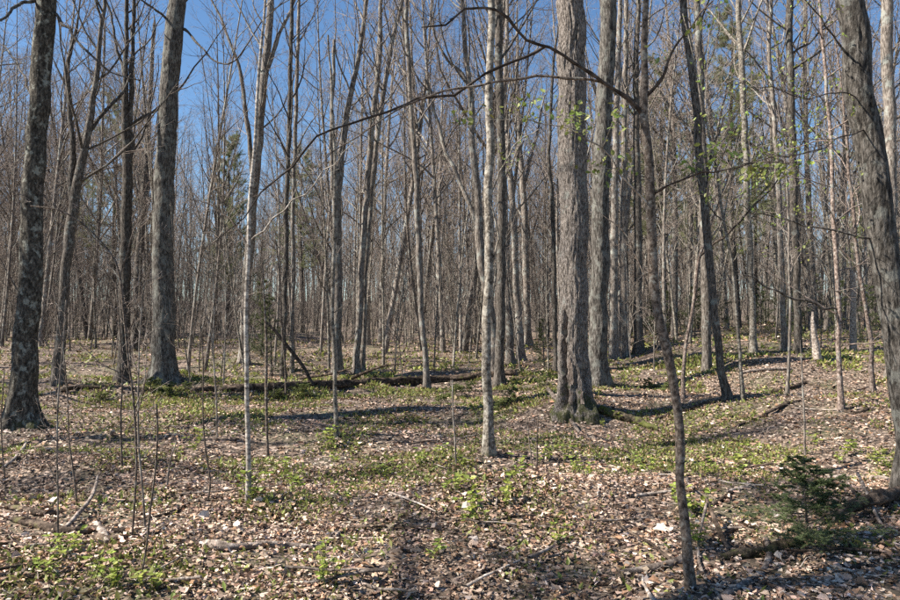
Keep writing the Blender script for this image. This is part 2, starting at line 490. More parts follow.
def hero(name, label, pts, H, mat, seed, k=14, ring=0.10, flare=0.7, rough=0.06, plates=0.0, nb=22, tb=0.42, reach=0.2,
         c2=5, c3=2, branches=(), cat='tree', group=None, twig='twig', base_D=None, flare_h=0.30, up=0.1, ang=(28, 58), lobes=5, thin=1.0, cleft=(), bare=None, t1=0.97):
    """a tree traced at its own distance: its foot stands on the ground, the trunk goes on above the frame to height H"""
    rng = np.random.default_rng(seed)
    g = on_ground(pts[0][0], pts[0][1])
    D = g[1]
    rows = px_path(pts, D)
    rows[0, 2] = min(rows[0, 2], g[2])
    base = g.copy()
    first = rows[0].copy(); first[2] -= 0.12 + min(2.0 * first[3], 0.6)
    rows = np.vstack([first, rows])
    top = rows[-1]
    if top[2] - g[2] < H - 0.3:
        d = unit(rows[-1, :3] - rows[-2, :3])
        d = unit(d * np.array([0.7, 0.7, 1]))
        rem = H - (top[2] - g[2])
        add = []
        p = top[:3].copy(); r = top[3]
        for j in range(1, 5):
            d = unit(d + np.array([rng.normal() * 0.05, rng.normal() * 0.05, 0.06]))
            p = p + d * rem / 4
            add.append([*p, max(r * (1 - j / 4.0) ** 0.75, 0.012)])
        rows = np.vstack([rows, add])
    rows[:, :3] -= base
    Lz = np.linalg.norm(np.diff(rows[:, :3], axis=0), axis=1).sum()
    n = int(np.clip(Lz / ring, 24, 620))
    c = catmull(rows, n)
    if plates > 0:
        # fine rings where the photograph looks, coarse above
        vis = c[c[:, 2] < 10.5]; rest = c[c[:, 2] >= 10.5][::6]
        c = np.vstack([vis, rest])
    P, R = c[:, :3], np.maximum(c[:, 3], 0.006)
    hw = P[:, 2]
    wob = np.stack([vnoise(hw / 0.55 + seed, 0, 0, 1) - 0.5, vnoise(hw / 0.55 + seed, 7, 0, 2) - 0.5, 0 * hw], 1)
    P = P + wob * (np.clip(R, 0.012, 0.05)[:, None] * 1.1) * np.clip(hw / 0.5, 0, 1)[:, None]
    root = thing(name, base, label, cat, group)
    tv, tf, _ = trunk_piece(P, R, k, rng, flare, rough, plates, 0, flare_h, lobes, cleft)
    link('trunk', new_mesh('trunk', [(tv, tf, 0)], [M[mat]]), root)
    if bare:                                   # patches where the bark has come off and the wood shows
        vr = tv.reshape(len(P), k, 3)
        od = unit(vr - P[:, None]); hz = vr[..., 2]
        for deg, wid, za, zb, sd in bare:
            v = np.array([math.sin(math.radians(deg)), -math.cos(math.radians(deg)), 0])
            off = np.degrees(np.arccos(np.clip((od * v).sum(-1), -1, 1)))
            lim = wid * (0.35 + 1.3 * vnoise(hz * 7, off * 0.02, 0, sd)) * np.clip((hz - za) / 0.1, 0, 1) * np.clip((zb - hz) / 0.3, 0, 1)
            sel = (off < lim).ravel()
            f = tf[sel[tf].all(1)]
            used, inv = np.unique(f, return_inverse=True)
            nv = (vr + od * (0.006 + 0.016 * vnoise(vr[..., 0] * 40, vr[..., 1] * 40, hz * 6, sd + 1))[..., None]).reshape(-1, 3)[used]
            if len(f):
                link('exposed_wood', new_mesh('exposed_wood', [(nv, inv.reshape(f.shape), 0)], [M['split']]), root)
    if nb:
        cc = catmull(rows, 40)
        link('crown', new_mesh('crown', crown(cc[:, :3], np.maximum(cc[:, 3], 0.01), rng, nb, tb, reach, c2, c3, up, ang, thin, t1=t1), [M[mat], M[twig]]), root)
    for bpts in branches:
        D1 = bpts.get('to', 0)
        rb = px_path(bpts['p'], D, D + D1)
        rb[:, :3] -= base
        q0 = P[np.argmin(np.abs(P[:, 2] - rb[0, 2]))].copy()
        if bpts.get('root', True):
            rb = np.vstack([[*(q0 + np.array([0, 0, -0.4 * rb[0, 3]])), rb[0, 3] * 1.1], rb])
        cb = catmull(rb, 34)
        nk = 12; kk = np.linspace(0, 1, nk); uu = np.linspace(0, 1, 34)
        Lb = np.linalg.norm(np.diff(cb[:, :3], axis=0), axis=1).sum()
        jit = rng.normal(size=(nk, 3)) * np.minimum(0.010 * Lb, 0.03); jit[:2] = 0
        cb[:, :3] += np.stack([np.interp(uu, kk, jit[:, q]) for q in range(3)], 1)
        cb[:, 3] *= 1 + 0.14 * rng.normal(size=34).clip(-1, 1.6)
        pcs = [tubes(cb[None, :, :3], cb[None, :, 3], 7, 0)]
        o = link('branch', new_mesh('branch', pcs, [M[bpts.get('mat', mat)]]), root)
        if bpts.get('side', 0):
            S, Rs = shoots(cb[None, :, :3], cb[None, :, 3], bpts['side'], 0.2, 1.0, lambda t, L: L * bpts.get('len', 0.25), (25, 65), 0.05, 0.12, 6, 0.009, rng, 0.0022)
            W, Rw = shoots(S, Rs, 4, 0.2, 1.0, lambda t, L: L * 0.4, (25, 60), 0.05, 0.12, 4, 0.008, rng, 0.0015)
            tw = link('side_twigs', new_mesh('side_twigs', [tubes(S, Rs, 4, 0), tubes(W, Rw, 3, 0)], [M[bpts.get('mat', twig)]]), o); tw['kind'] = 'stuff'
            if bpts.get('leaf', 0):
                A = np.concatenate([W[:, -1], W[:, 2], S[:, -1]])
                A = A[rng.random(len(A)) < bpts['leaf']]
                fo = link('young_leaves', leaf_cloud(A, rng, 0.036, 3, bpts.get('tone', 0)), o)
                fo['kind'] = 'stuff'
    HEROES.append((base[0], base[1]))
    root['_d'] = D
    del root['_d']
    return root


LEAF = np.array([[0, 0, 0], [0.30, 0.30, 0.06], [0, 0.5, -0.03], [-0.30, 0.30, 0.06], [0.24, 0.68, 0.03], [-0.24, 0.68, 0.03], [0, 1.0, 0.0]])
LEAF_F = np.array([[0, 1, 2], [0, 2, 3], [1, 4, 2], [2, 5, 3], [2, 4, 6], [2, 6, 5]])


def rot_frames(d, up):
    y = unit(d); x = unit(np.cross(y, up)); z = np.cross(x, y)
    return x, y, z


def leaf_cloud(A, rng, size, per, tone=0):
    A = np.repeat(A, per, 0) + rng.normal(size=(len(A) * per, 3)) * 0.03
    d = unit(rng.normal(size=A.shape) + np.array([0, 0, -0.3]))
    x, y, z = rot_frames(d, unit(rng.normal(size=A.shape) + np.array([0, 0, 1.0])))
    s = size * rng.uniform(0.5, 1.3, len(A))[:, None, None]
    V = A[:, None] + s * (LEAF[None, :, :1] * x[:, None] + LEAF[None, :, 1:2] * y[:, None] + LEAF[None, :, 2:] * z[:, None])
    Fc = (LEAF_F[None] + (np.arange(len(A)) * 7)[:, None, None]).reshape(-1, 3)
    c0 = np.array([[0.24, 0.28, 0.075], [0.30, 0.28, 0.08]][tone])
    c = c0[None] * rng.uniform(0.6, 1.3, (len(A), 1)) * rng.uniform(0.85, 1.15, (len(A), 3))
    return new_mesh('young_leaves', [(V.reshape(-1, 3), Fc, 0)], [M['green']], False, np.repeat(c, 7, 0))



# ------------------------------------------------------------------ trees one can pick out, traced one by one
hero('bare_tree', 'big tree with rough peeling bark, split flared mossy foot, right of centre',
     [(575, 411, 38), (574, 395, 34), (573, 350, 31), (573, 300, 29), (573, 200, 29), (572, 100, 28), (571, 0, 27)],
     24, 'bark_rough', 11, k=110, ring=0.03, flare=0.42, flare_h=0.30, rough=0.05, plates=0.055, nb=26, tb=0.48, reach=0.24, c3=4, lobes=4,
     cleft=[(-46, 10, 0.0, 1.9, 0.24), (34, 9, 0.0, 1.0, 0.10), (-6, 6, 0.0, 0.8, 0.09)], bare=[(-22, 15, 0.12, 1.1, 3), (12, 9, 0.1, 0.7, 4)])
hero('bare_tree', 'thick smooth-grey trunk standing close behind the big rough-barked tree',
     [(598, 386, 22), (598, 340, 19), (599, 270, 18), (601, 200, 18), (604, 110, 17), (609, 0, 16)],
     23, 'bark_maple', 12, k=40, ring=0.06, flare=0.6, plates=0.035, nb=24, tb=0.46)
hero('bare_tree', 'lichen-blotched dark trunk with mossy foot at the left edge',
     [(21, 428, 32), (22, 405, 29), (27, 330, 26), (33, 200, 23), (40, 100, 22), (46, 0, 22)],
     22, 'bark_mottled', 13, k=48, ring=0.05, flare=0.85, plates=0.03, flare_h=0.35, nb=22, tb=0.55,
     branches=[dict(p=[(56, 14, 4), (66, 28, 3.2), (84, 48, 2.8), (108, 68, 2.2), (140, 82, 1.4)], to=-0.8, side=7, mat='bark_dark'),
               dict(p=[(40, 0, 5), (24, 2, 4), (8, 14, 3.4), (-6, 26, 2.6)], to=-1.2, side=5, mat='bark_dark'),
               dict(p=[(32, 95, 2.5), (22, 72, 2), (10, 52, 1.6), (-4, 40, 1)], to=1.0, side=6, mat='bark_dark')])
hero('bare_tree', 'thick straight grey trunk with flared foot beside the left end of the log',
     [(164, 383, 29), (164, 365, 26), (163, 300, 22.5), (164, 200, 21.5), (169, 100, 20), (177, 0, 18.5)],
     24, 'bark_maple', 14, k=44, ring=0.06, flare=0.75, plates=0.04, nb=24, tb=0.47,
     branches=[dict(p=[(186, 30, 3), (200, 46, 2.2), (219, 63, 1.8), (234, 62, 1.6), (244, 48, 1.4), (264, 20, 1.1), (284, 0, .8)], to=-2.5, side=6, mat='bark_dark'),
               dict(p=[(172, 22, 3), (150, 6, 2.4), (130, -8, 2)], to=-1, side=5, mat='bark_dark')])
hero('bare_tree', 'dark forked tree behind the lichen-blotched left trunk',
     [(58, 383, 13), (61, 330, 11), (66, 270, 11), (72, 220, 12), (80, 170, 10), (88, 130, 8), (97, 80, 6), (100, 40, 5), (104, 0, 4)],
     19, 'bark_dark', 15, k=14, ring=0.12, nb=20, tb=0.3,
     branches=[dict(p=[(73, 215, 9), (72, 160, 7), (70, 110, 6), (66, 70, 5), (70, 52, 4), (76, 30, 3), (80, 0, 2)], to=0.5, side=8, len=0.2, mat='bark_dark'),
               dict(p=[(86, 135, 5), (104, 112, 4), (122, 92, 3), (132, 70, 2)], to=1, side=8, mat='bark_dark')])
hero('bare_tree', 'tall dark double-stemmed tree just left of the thick straight grey trunk',
     [(122, 384, 13), (124, 330, 12), (126, 250, 12), (127, 180, 11), (126, 110, 7), (126, 50, 5), (127, 0, 4.5)],
     20, 'bark_dark', 16, k=14, ring=0.12, nb=20, tb=0.35,
     branches=[dict(p=[(128, 190, 7), (131, 130, 6), (132, 70, 5), (134, 0, 4)], to=0.2, side=8, len=0.2, mat='bark_dark'),
               dict(p=[(124, 75, 4), (116, 40, 3), (108, 0, 2.4)], to=0.4, side=6, mat='bark_dark')])
hero('bare_tree', 'slim leaning trunk between the dark double stem and the grey trunk',
     [(134, 350, 9), (137, 290, 9), (141, 230, 8), (146, 170, 7), (150, 100, 5), (154, 30, 4)], 18, 'bark_dark', 17, k=10, nb=16, tb=0.35)
hero('birch_sapling', 'pale slender sapling rising from the leaves left of centre',
     [(248, 502, 5.8), (248, 450, 5.3), (247, 400, 5.0), (247, 340, 4.8), (247, 290, 4.5), (249, 240, 4.3), (252, 180, 4.0), (257, 110, 3.6), (261, 50, 3.1), (265, 0, 2.6)],
     8.5, 'bark_pale', 18, k=12, ring=0.06, flare=0.2, rough=0.05, nb=16, tb=0.5, reach=0.2, c2=4, c3=3,
     branches=[dict(p=[(248, 245, 2.2), (232, 222, 1.8), (218, 210, 1.5), (200, 200, 1.2), (186, 188, .8)], to=0.6, side=6, mat='twig_dark'),
               dict(p=[(249, 242, 2.0), (270, 222, 1.8), (300, 196, 1.4), (330, 168, 1.1), (352, 140, .8)], to=-0.4, side=6, mat='bark_pale')])
hero('bare_tree', 'dark trunk with steep limbs close behind the pale slender sapling',
     [(244, 364, 11), (246, 300, 10), (250, 240, 10), (256, 170, 10), (262, 100, 9), (268, 40, 8), (271, 0, 7)],
     20, 'bark', 19, k=14, nb=20, tb=0.45,
     branches=[dict(p=[(254, 180, 7), (247, 120, 5), (240, 70, 4), (226, 30, 3), (212, 0, 2.4)], to=0.4, side=9, len=0.2),
               dict(p=[(264, 80, 6), (274, 50, 4.5), (286, 20, 3.5), (296, -6, 3)], to=0.4, side=7, len=0.2)])
hero('bare_tree', 'thin dark pole standing right of the pale slender sapling',
     [(283, 379, 6), (285, 300, 5.5), (287, 200, 5), (290, 100, 4.6), (292, 0, 4)], 17, 'bark_dark', 20, k=10, nb=14, tb=0.4, c2=4, c3=3)
hero('bare_tree', 'thin grey pole doubling the dark pole by the pale sapling',
     [(292, 372, 4.6), (293, 280, 4.4), (294, 180, 4.2), (297, 90, 3.8), (299, 0, 3.2)], 17, 'bark', 21, k=10, nb=14, tb=0.4, c2=4, c3=3)
hero('bare_sapling', 'straight grey sapling in front of the fallen log, dead broken tip',
     [(336, 437, 4.8), (336, 400, 4.2), (334, 350, 4.0), (333, 300, 4.0), (334, 230, 4.0), (335, 160, 3.6), (333, 110, 3.2), (332, 78, 2.6)],
     5.6, 'bark_pale_moss', 22, k=10, ring=0.08, flare=0.3, nb=10, tb=0.25, reach=0.14, c2=3, c3=0)
hero('bare_tree', 'grey tree forking upward just behind the grey sapling at the log',
     [(337, 374, 10.5), (337, 320, 10), (338, 260, 10), (337, 200, 9.5), (341, 160, 7), (348, 110, 6), (358, 60, 5), (367, 0, 4)],
     19, 'bark', 23, k=14, nb=18, tb=0.45,
     branches=[dict(p=[(337, 215, 7), (333, 180, 5), (331, 140, 4.5), (333, 90, 4), (334, 40, 3)], to=-0.3, side=6, len=0.2)])
hero('bare_tree', 'pale straight trunk of a close pair, standing behind the log',
     [(356, 373, 7.5), (359, 320, 7), (363, 250, 6.6), (367, 190, 6.4), (374, 110, 6), (380, 50, 5), (381, 0, 4)],
     19, 'bark', 24, k=12, nb=18, tb=0.4)
hero('bare_tree', 'leaning partner of the close pair, bending right towards its top',
     [(362, 371, 5.6), (364, 320, 5.4), (367, 250, 5.2), (372, 190, 5.2), (381, 110, 5), (391, 50, 4.4), (402, 0, 4)],
     19, 'bark', 25, k=12, nb=18, tb=0.4)
hero('bare_tree', 'pale slender trunk far behind the close pair with a white foot',
     [(367, 345, 6), (368, 300, 5.5), (370, 240, 5), (374, 180, 4.6), (378, 120, 4)], 17, 'bark_pale', 26, k=10, nb=16, tb=0.4)
hero('bare_tree', 'slim leaning grey tree in front of the right half of the log',
     [(427, 389, 6.6), (425, 350, 6), (421, 300, 6), (418, 230, 6), (416, 170, 5.6), (411, 110, 5), (408, 50, 4.6), (406, 0, 4.2)],
     16, 'bark', 27, k=12, ring=0.1, nb=16, tb=0.45, c2=4)
hero('bare_tree', 'pale straight slender trunk with mossy foot at the centre',
     [(489, 455, 11), (488, 430, 9.8), (488, 370, 9.6), (489, 300, 9.4), (489, 200, 9), (490, 100, 8.4), (491, 0, 7.4)],
     15, 'bark_pale_moss', 28, k=20, ring=0.06, flare=0.55, rough=0.07, nb=14, tb=0.55, reach=0.16, c2=4, c3=3,
     branches=[dict(p=[(491, 265, 2.4), (496, 250, 2.2), (498, 232, 2), (494, 214, 1.6), (490, 200, 1.2)], to=-0.2),
               dict(p=[(490, 195, 1.6), (505, 160, 1.4), (520, 140, 1.2), (541, 128, 1)], to=-0.3, side=5, leaf=0.5)])
hero('bare_tree', 'dark straight trunk right behind the pale central trunk',
     [(499, 386, 11), (500, 370, 10), (501, 300, 9.5), (502, 200, 9), (500, 100, 8.6), (498, 0, 8)], 20, 'bark_dark', 29, k=14, nb=18, tb=0.45)
hero('bare_tree', 'grey trunk leaning left, second behind the pale central trunk',
     [(511, 364, 8.5), (509, 320, 8), (506, 260, 7.6), (504, 190, 7), (501, 120, 6), (499, 50, 5)], 19, 'bark', 30, k=12, nb=18, tb=0.4)
hero('bare_tree', 'grey curving trunk of the clump right of the central trunk',
     [(521, 361, 8.5), (519, 320, 7.6), (516, 280, 7), (515, 240, 7), (512, 200, 6.8), (508, 150, 6), (505, 90, 5), (507, 20, 4)], 19, 'bark', 31, k=12, nb=18, tb=0.4)
hero('bare_tree', 'pale upright trunk at the right side of the central clump',
     [(528, 346, 8), (527, 300, 7.2), (525, 240, 7), (524, 200, 6.6), (520, 150, 5.6), (517, 80, 4.4)], 19, 'bark', 32, k=12, nb=20, tb=0.35,
     branches=[dict(p=[(524, 185, 4), (530, 160, 3), (538, 130, 2.4), (545, 95, 1.6)], to=0.4, side=8, len=0.22)])
hero('bare_tree', 'forked grey tree leaning left behind the pale central trunk',
     [(494, 374, 9), (492, 320, 9), (484, 275, 9), (479, 235, 9.5), (478, 200, 8), (473, 150, 7), (471, 100, 6), (466, 50, 5), (462, 0, 4)],
     18, 'bark', 33, k=12, nb=18, tb=0.45,
     branches=[dict(p=[(480, 235, 6), (470, 205, 5), (458, 180, 4.4), (446, 150, 4), (436, 120, 3.4), (428, 80, 2.6)], to=0.3, side=8, len=0.2),
               dict(p=[(472, 120, 4), (466, 80, 3.2), (448, 60, 2.8), (436, 40, 2.2), (430, 10, 1.6)], to=-0.3, side=7, len=0.2)])
hero('bare_tree', 'thin crooked dark stem at the left flank of the big rough-barked tree',
     [(556, 372, 5), (555, 320, 5), (554, 260, 4.6), (552, 200, 4.4), (549, 150, 3.6), (553, 80, 3)], 13, 'bark_dark', 34, k=10, nb=12, tb=0.35, c2=4, c3=3)
hero('bare_tree', 'grey-tan trunk just right of the smooth-grey trunk in the middle distance',
     [(614, 361, 10.5), (614, 300, 9), (614, 240, 8.6), (616, 150, 7.4), (618, 60, 6), (620, 0, 5)], 20, 'bark', 35, k=12, nb=18, tb=0.42)
hero('bare_tree', 'pale cracked trunk standing second right of the smooth-grey trunk',
     [(625, 356, 9), (624, 310, 8.6), (623, 250, 7.6), (624, 180, 6.6), (625, 100, 5.8), (626, 10, 5)], 20, 'bark', 36, k=12, nb=18, tb=0.42)
hero('bare_tree', 'dark thick trunk seen through the fork behind the curved sapling',
     [(639, 352, 10), (638, 300, 9), (638, 230, 8.6), (637, 150, 7), (636, 60, 6)], 20, 'bark_dark', 37, k=12, nb=18, tb=0.42)
hero('bare_tree', 'dark slender tree leaning left with its foot in the sunny leaves',
     [(728, 399, 8.6), (722, 370, 8), (714, 310, 8.4), (707, 240, 9), (702, 180, 8.6), (696, 110, 8.6), (690, 50, 8), (684, 0, 7.6)],
     17, 'bark_dark', 38, k=14, ring=0.1, nb=16, tb=0.5, branches=[dict(p=[(704, 205, 4), (709, 170, 3), (716, 140, 2.4), (730, 110, 1.6)], to=0.4, side=6)])
hero('bare_tree', 'thick dark trunk crossing behind the dark left-leaning tree',
     [(707, 372, 9), (706, 300, 11), (705, 240, 11), (703, 150, 8.6), (700, 70, 7.6), (697, 0, 7)], 20, 'bark_dark', 39, k=14, nb=18, tb=0.45)
hero('bare_sapling', 'thin pale pole bending left above the sunny leaves on the right',
     [(743, 401, 4), (740, 360, 3.6), (735, 300, 3.6), (731, 260, 3.4), (724, 220, 3), (716, 170, 2.6), (706, 120, 2)], 7.5, 'bark_pale_moss', 40, k=9, ring=0.1, nb=12, tb=0.3, c2=4, c3=3)
hero('bare_sapling', 'thin upright grey pole midway between sunny leaves and snag',
     [(787, 396, 3.6), (789, 350, 3.2), (790, 300, 3), (789, 250, 2.8), (787, 180, 2.4)], 7, 'bark', 41, k=9, ring=0.1, nb=12, tb=0.3, c2=4, c3=3)
hero('bare_tree', 'tall pale trunk among young leaves, left of the dark upright trunk',
     [(753, 354, 8), (752, 300, 7.4), (749, 240, 7.2), (746, 160, 7), (742, 80, 6.6), (739, 0, 6)], 20, 'bark_pale_moss', 42, k=12, nb=18, tb=0.45)
hero('bare_tree', 'tall dark upright trunk right of the tall pale trunk',
     [(798, 352, 8), (797, 290, 8), (795, 220, 8.4), (792, 140, 8), (790, 60, 8), (790, 0, 7.6)], 20, 'bark_dark', 43, k=12, nb=18, tb=0.45)
hero('bare_tree', 'reddish-grey trunk between the tall pale and the dark upright trunk',
     [(784, 350, 7), (782, 290, 6.6), (780, 220, 6), (776, 150, 5.4), (770, 60, 4.6)], 19, 'bark', 44, k=12, nb=18, tb=0.4)
hero('birch_sapling', 'pale thin birch with dead side twigs beside the dark root hole',
     [(841, 411, 6.4), (840, 370, 5.6), (838, 310, 5.4), (836, 250, 5.2), (833, 190, 4.8), (829, 120, 4.2), (824, 60, 3.6), (819, 0, 3)],
     13, 'bark_red', 45, k=12, ring=0.08, nb=26, tb=0.08, reach=0.10, c2=3, c3=2, ang=(55, 95), up=0.0,
     branches=[dict(p=[(837, 309, 3), (815, 303, 2.6), (790, 296, 2.4), (765, 286, 2), (744, 273, 1.4)], to=-0.6, mat='bark_dark', side=5)])
hero('bare_sapling', 'thin curved reddish stem between the pale birch and right-edge trunk',
     [(873, 393, 6), (871, 350, 5), (866, 310, 4.4), (860, 270, 4.2), (854, 220, 4), (848, 160, 3.6), (843, 100, 3)], 9, 'bark_red', 46, k=10, ring=0.1, nb=14, tb=0.25, c2=4, c3=3)
hero('bare_tree', 'massive dark trunk leaning inward at the right edge',
     [(917, 492, 44), (913, 450, 39), (906, 400, 36), (895, 300, 32.5), (886, 250, 31.5), (877, 200, 31), (861, 100, 31), (850, 0, 29.5)],
     20, 'bark_maple_dark', 47, k=56, ring=0.045, flare=0.3, plates=0.028, rough=0.07, nb=18, tb=0.6,
     branches=[dict(p=[(872, 239, 3), (852, 234, 2.6), (835, 230, 2.2), (800, 221, 1.8), (770, 215, 1.4), (738, 210, .8)], to=-0.4, mat='bark_dark', side=9, leaf=0.35),
               dict(p=[(848, 55, 2.8), (838, 42, 2.4), (826, 25, 2), (812, 8, 1.6), (800, -4, 1.1)], to=-0.6, mat='bark_dark', side=9, leaf=0.3),
               dict(p=[(868, 130, 1.8), (845, 133, 1.5), (815, 150, 1.2), (770, 158, 1.0), (725, 172, .7)], to=-1.6, mat='twig_dark', side=22, len=0.2, leaf=0.5),
               dict(p=[(862, 100, 1.8), (838, 92, 1.5), (800, 100, 1.2), (765, 84, 1.0), (735, 86, .7)], to=-1.2, mat='twig_dark', side=22, len=0.2, leaf=0.5)])
hero('bare_tree', 'grey trunk partly hidden behind the massive right-edge trunk',
     [(893, 378, 13), (893, 320, 12), (892, 240, 12), (890, 150, 13), (888, 60, 13), (886, 0, 13)], 21, 'bark', 48, k=14, nb=18, tb=0.45)

# the curved sapling in the foreground with its long arching limbs
hero('curved_sapling', 'curved dark sapling in the foreground with long arching branches',
     [(690, 586, 12), (688, 560, 10.6), (685, 520, 10), (681, 480, 9.6), (682, 450, 10), (681, 420, 10), (677, 390, 10), (669, 350, 10.6), (660, 315, 10.4), (654, 280, 10.4),
      (651, 240, 10.4), (649, 200, 10), (647, 160, 9.6), (643, 118, 9.6), (646, 80, 8), (645, 40, 7), (645, 0, 6.4)],
     6.2, 'bark_sap', 49, k=18, ring=0.04, flare=0.15, rough=0.09, nb=9, tb=0.72, reach=0.16, c2=4, c3=3, twig='twig_dark', cat='sapling',
     branches=[dict(p=[(641, 112, 5), (628, 98, 4.4), (610, 82, 4), (588, 68, 3.8), (566, 54, 3.6), (544, 45, 3.4), (520, 30, 3.4), (496, 11, 3), (470, 14, 2.6), (445, 20, 2.2), (419, 26, 1.2)], to=-0.35, mat='twig_dark', side=9, len=0.09),
               dict(root=False, p=[(546, 46, 3.2), (528, 56, 3), (500, 66, 2.9), (470, 78, 2.8), (440, 90, 2.7), (410, 104, 2.6), (380, 114, 2.4), (350, 126, 2.2), (325, 138, 2), (300, 156, 2), (270, 184, 1.7), (240, 214, 1.3), (214, 240, .9)], to=-0.1, mat='twig_dark', side=12, len=0.07),
               dict(root=False, p=[(626, 98, 4.4), (606, 84, 3.6), (580, 76, 3.2), (550, 75, 2.9), (520, 78, 2.7), (490, 80, 2.5), (460, 88, 2.3), (430, 98, 2.1), (400, 110, 1.9), (370, 128, 1.5), (340, 150, 1.2), (310, 176, .8)], to=-0.2, mat='bark_sap', side=10, len=0.08),
               dict(p=[(646, 96, 5), (656, 86, 4), (664, 72, 3.2), (672, 52, 2.6), (684, 34, 2.1), (698, 16, 1.7), (714, -2, 1.3)], to=-0.2, mat='twig_dark', side=5, len=0.3, leaf=0.4),
               dict(p=[(655, 193, 3.4), (672, 184, 2.6), (694, 176, 2.1), (720, 170, 1.8), (750, 164, 1.4), (778, 162, .9)], to=-0.5, mat='twig_dark', side=8, len=0.3, leaf=0.8),
               dict(p=[(648, 205, 2.6), (626, 178, 2), (604, 152, 1.6), (580, 132, 1.3), (548, 122, 1), (505, 112, .7)], to=-0.6, mat='bark_pale', side=8, len=0.2, leaf=0.8),
               dict(p=[(665, 338, 3), (652, 300, 2), (640, 262, 1.6), (622, 232, 1.3), (600, 212, .9)], to=0.3, mat='bark_sap', side=4)])
hero('bare_sapling', 'thin reddish forked sapling leaning behind the curved sapling',
     [(683, 401, 4.4), (686, 350, 3.8), (692, 310, 3.6), (697, 275, 3.6), (700, 256, 3.4), (708, 232, 2.6), (718, 205, 2), (728, 176, 1.5)],
     5.4, 'bark_red', 50, k=9, ring=0.08, nb=6, tb=0.55, reach=0.2, c2=3, c3=2,
     branches=[dict(p=[(700, 256, 3), (718, 240, 2.4), (740, 222, 2), (764, 196, 1.6), (784, 168, 1.1)], to=-0.4, mat='twig_dark', side=5, leaf=0.5)])

# thin young stems in the foreground
STEMS = [
    ('knee-thin stem nearest the left corner, straight, in front of the dark branch pile', [(58, 552, 2.2), (58, 500, 2), (57, 450, 1.8), (58, 400, 1.6), (63, 340, 1.2), (66, 300, .9)], 0),
    ('thin stem just right of the straight corner stem, leaning left', [(77, 506, 2.2), (73, 470, 2), (69, 440, 1.8), (67, 395, 1.6), (62, 340, 1.2), (54, 290, 1)], 0),
    ('arching young stem, left of a pair, bowing far over to the left', [(132, 540, 2.6), (135, 490, 2.6), (136, 450, 2.6), (134, 400, 2.6), (129, 360, 2.4), (124, 310, 2.4), (120, 275, 2.4), (112, 255, 2), (98, 238, 1.8), (80, 222, 1.5), (58, 210, 1.2), (30, 206, .9)], 1),
    ('straight young stem, right of the arching pair', [(145, 529, 2.4), (142, 480, 2.3), (139, 440, 2.2), (139, 390, 2), (140, 340, 1.6), (144, 280, 1.2)], 0),
    ('bent thin stem nearest the viewer, snapped off flat at its top', [(139, 592, 2), (147, 545, 2.3), (151, 510, 2.3), (156, 470, 2.2), (158, 435, 2), (157, 404, 1.8)], 2),
    ('thin stem behind the arching pair by the left trunk', [(122, 466, 2.4), (121, 420, 2.2), (122, 380, 2), (120, 330, 1.7), (116, 280, 1.3)], 0),
    ('short forked stem right of the snapped thin stem', [(167, 488, 2), (170, 462, 1.8), (176, 442, 1.4)], 2),
    ('thin wavy stem between the arching pair and pale sapling', [(208, 503, 2), (210, 480, 1.9), (206, 450, 1.8), (203, 410, 1.6), (203, 360, 1.3), (199, 320, 1)], 0),
    ('dark twiggy stem standing right of the pale slender sapling', [(268, 458, 3), (267, 430, 2.8), (266, 390, 3.4), (266, 350, 3), (264, 300, 2), (262, 262, 1.4)], 0),
    ('thin upright stem before the pale central trunk', [(456, 466, 2), (455, 440, 1.8), (453, 415, 1.5), (452, 380, 1)], 0),
    ('left of two whip-thin stems under the big rough-barked tree', [(533, 472, 1.6), (529, 440, 1.4), (526, 412, 1)], 2),
    ('right of two whip-thin stems under the big rough-barked tree', [(537, 470, 1.6), (537, 440, 1.4), (538, 415, 1)], 2),
    ('thin straight stem rising behind the small dark fir', [(805, 456, 2.2), (804, 425, 2.2), (803, 400, 2), (802, 372, 1.6), (800, 340, 1)], 0),
    ('very thin stem by the left edge with its foot behind a leaning stick', [(5, 482, 1.8), (2, 450, 1.6), (1, 415, 1.3), (4, 370, .9)], 2),
    ('slender dark stem before the long log, right of the dark twiggy stem', [(286, 398, 2.4), (285, 370, 2.2), (282, 330, 1.9), (280, 280, 1.5), (276, 240, 1)], 0),
    ('slender stem in the grass left of the long log', [(217, 437, 2), (216, 400, 1.9), (213, 350, 1.6), (214, 300, 1.2), (212, 250, .9)], 0),
]
for i, (lab, pts, kind) in enumerate(STEMS):
    g0 = on_ground(pts[0][0], pts[0][1])
    top = at(pts[-1][0], pts[-1][1], g0[1])[2] - g0[2]
    hero('young_sapling', lab, pts, top + 0.02, 'bark_sap' if i % 3 else 'bark', 100 + i, k=7, ring=0.05, flare=0.1, rough=0.05,
         nb=4 if kind == 2 else 14, tb=0.3, reach=0.2, c2=3, c3=2, cat='sapling', group='young saplings rising from the leaf litter', twig='twig', up=0.04, thin=0.55,
         branches=[dict(p=[(120, 275, 1.6), (128, 250, 1.2), (138, 215, 1), (140, 190, .7)], side=3)] if kind == 1 else ())

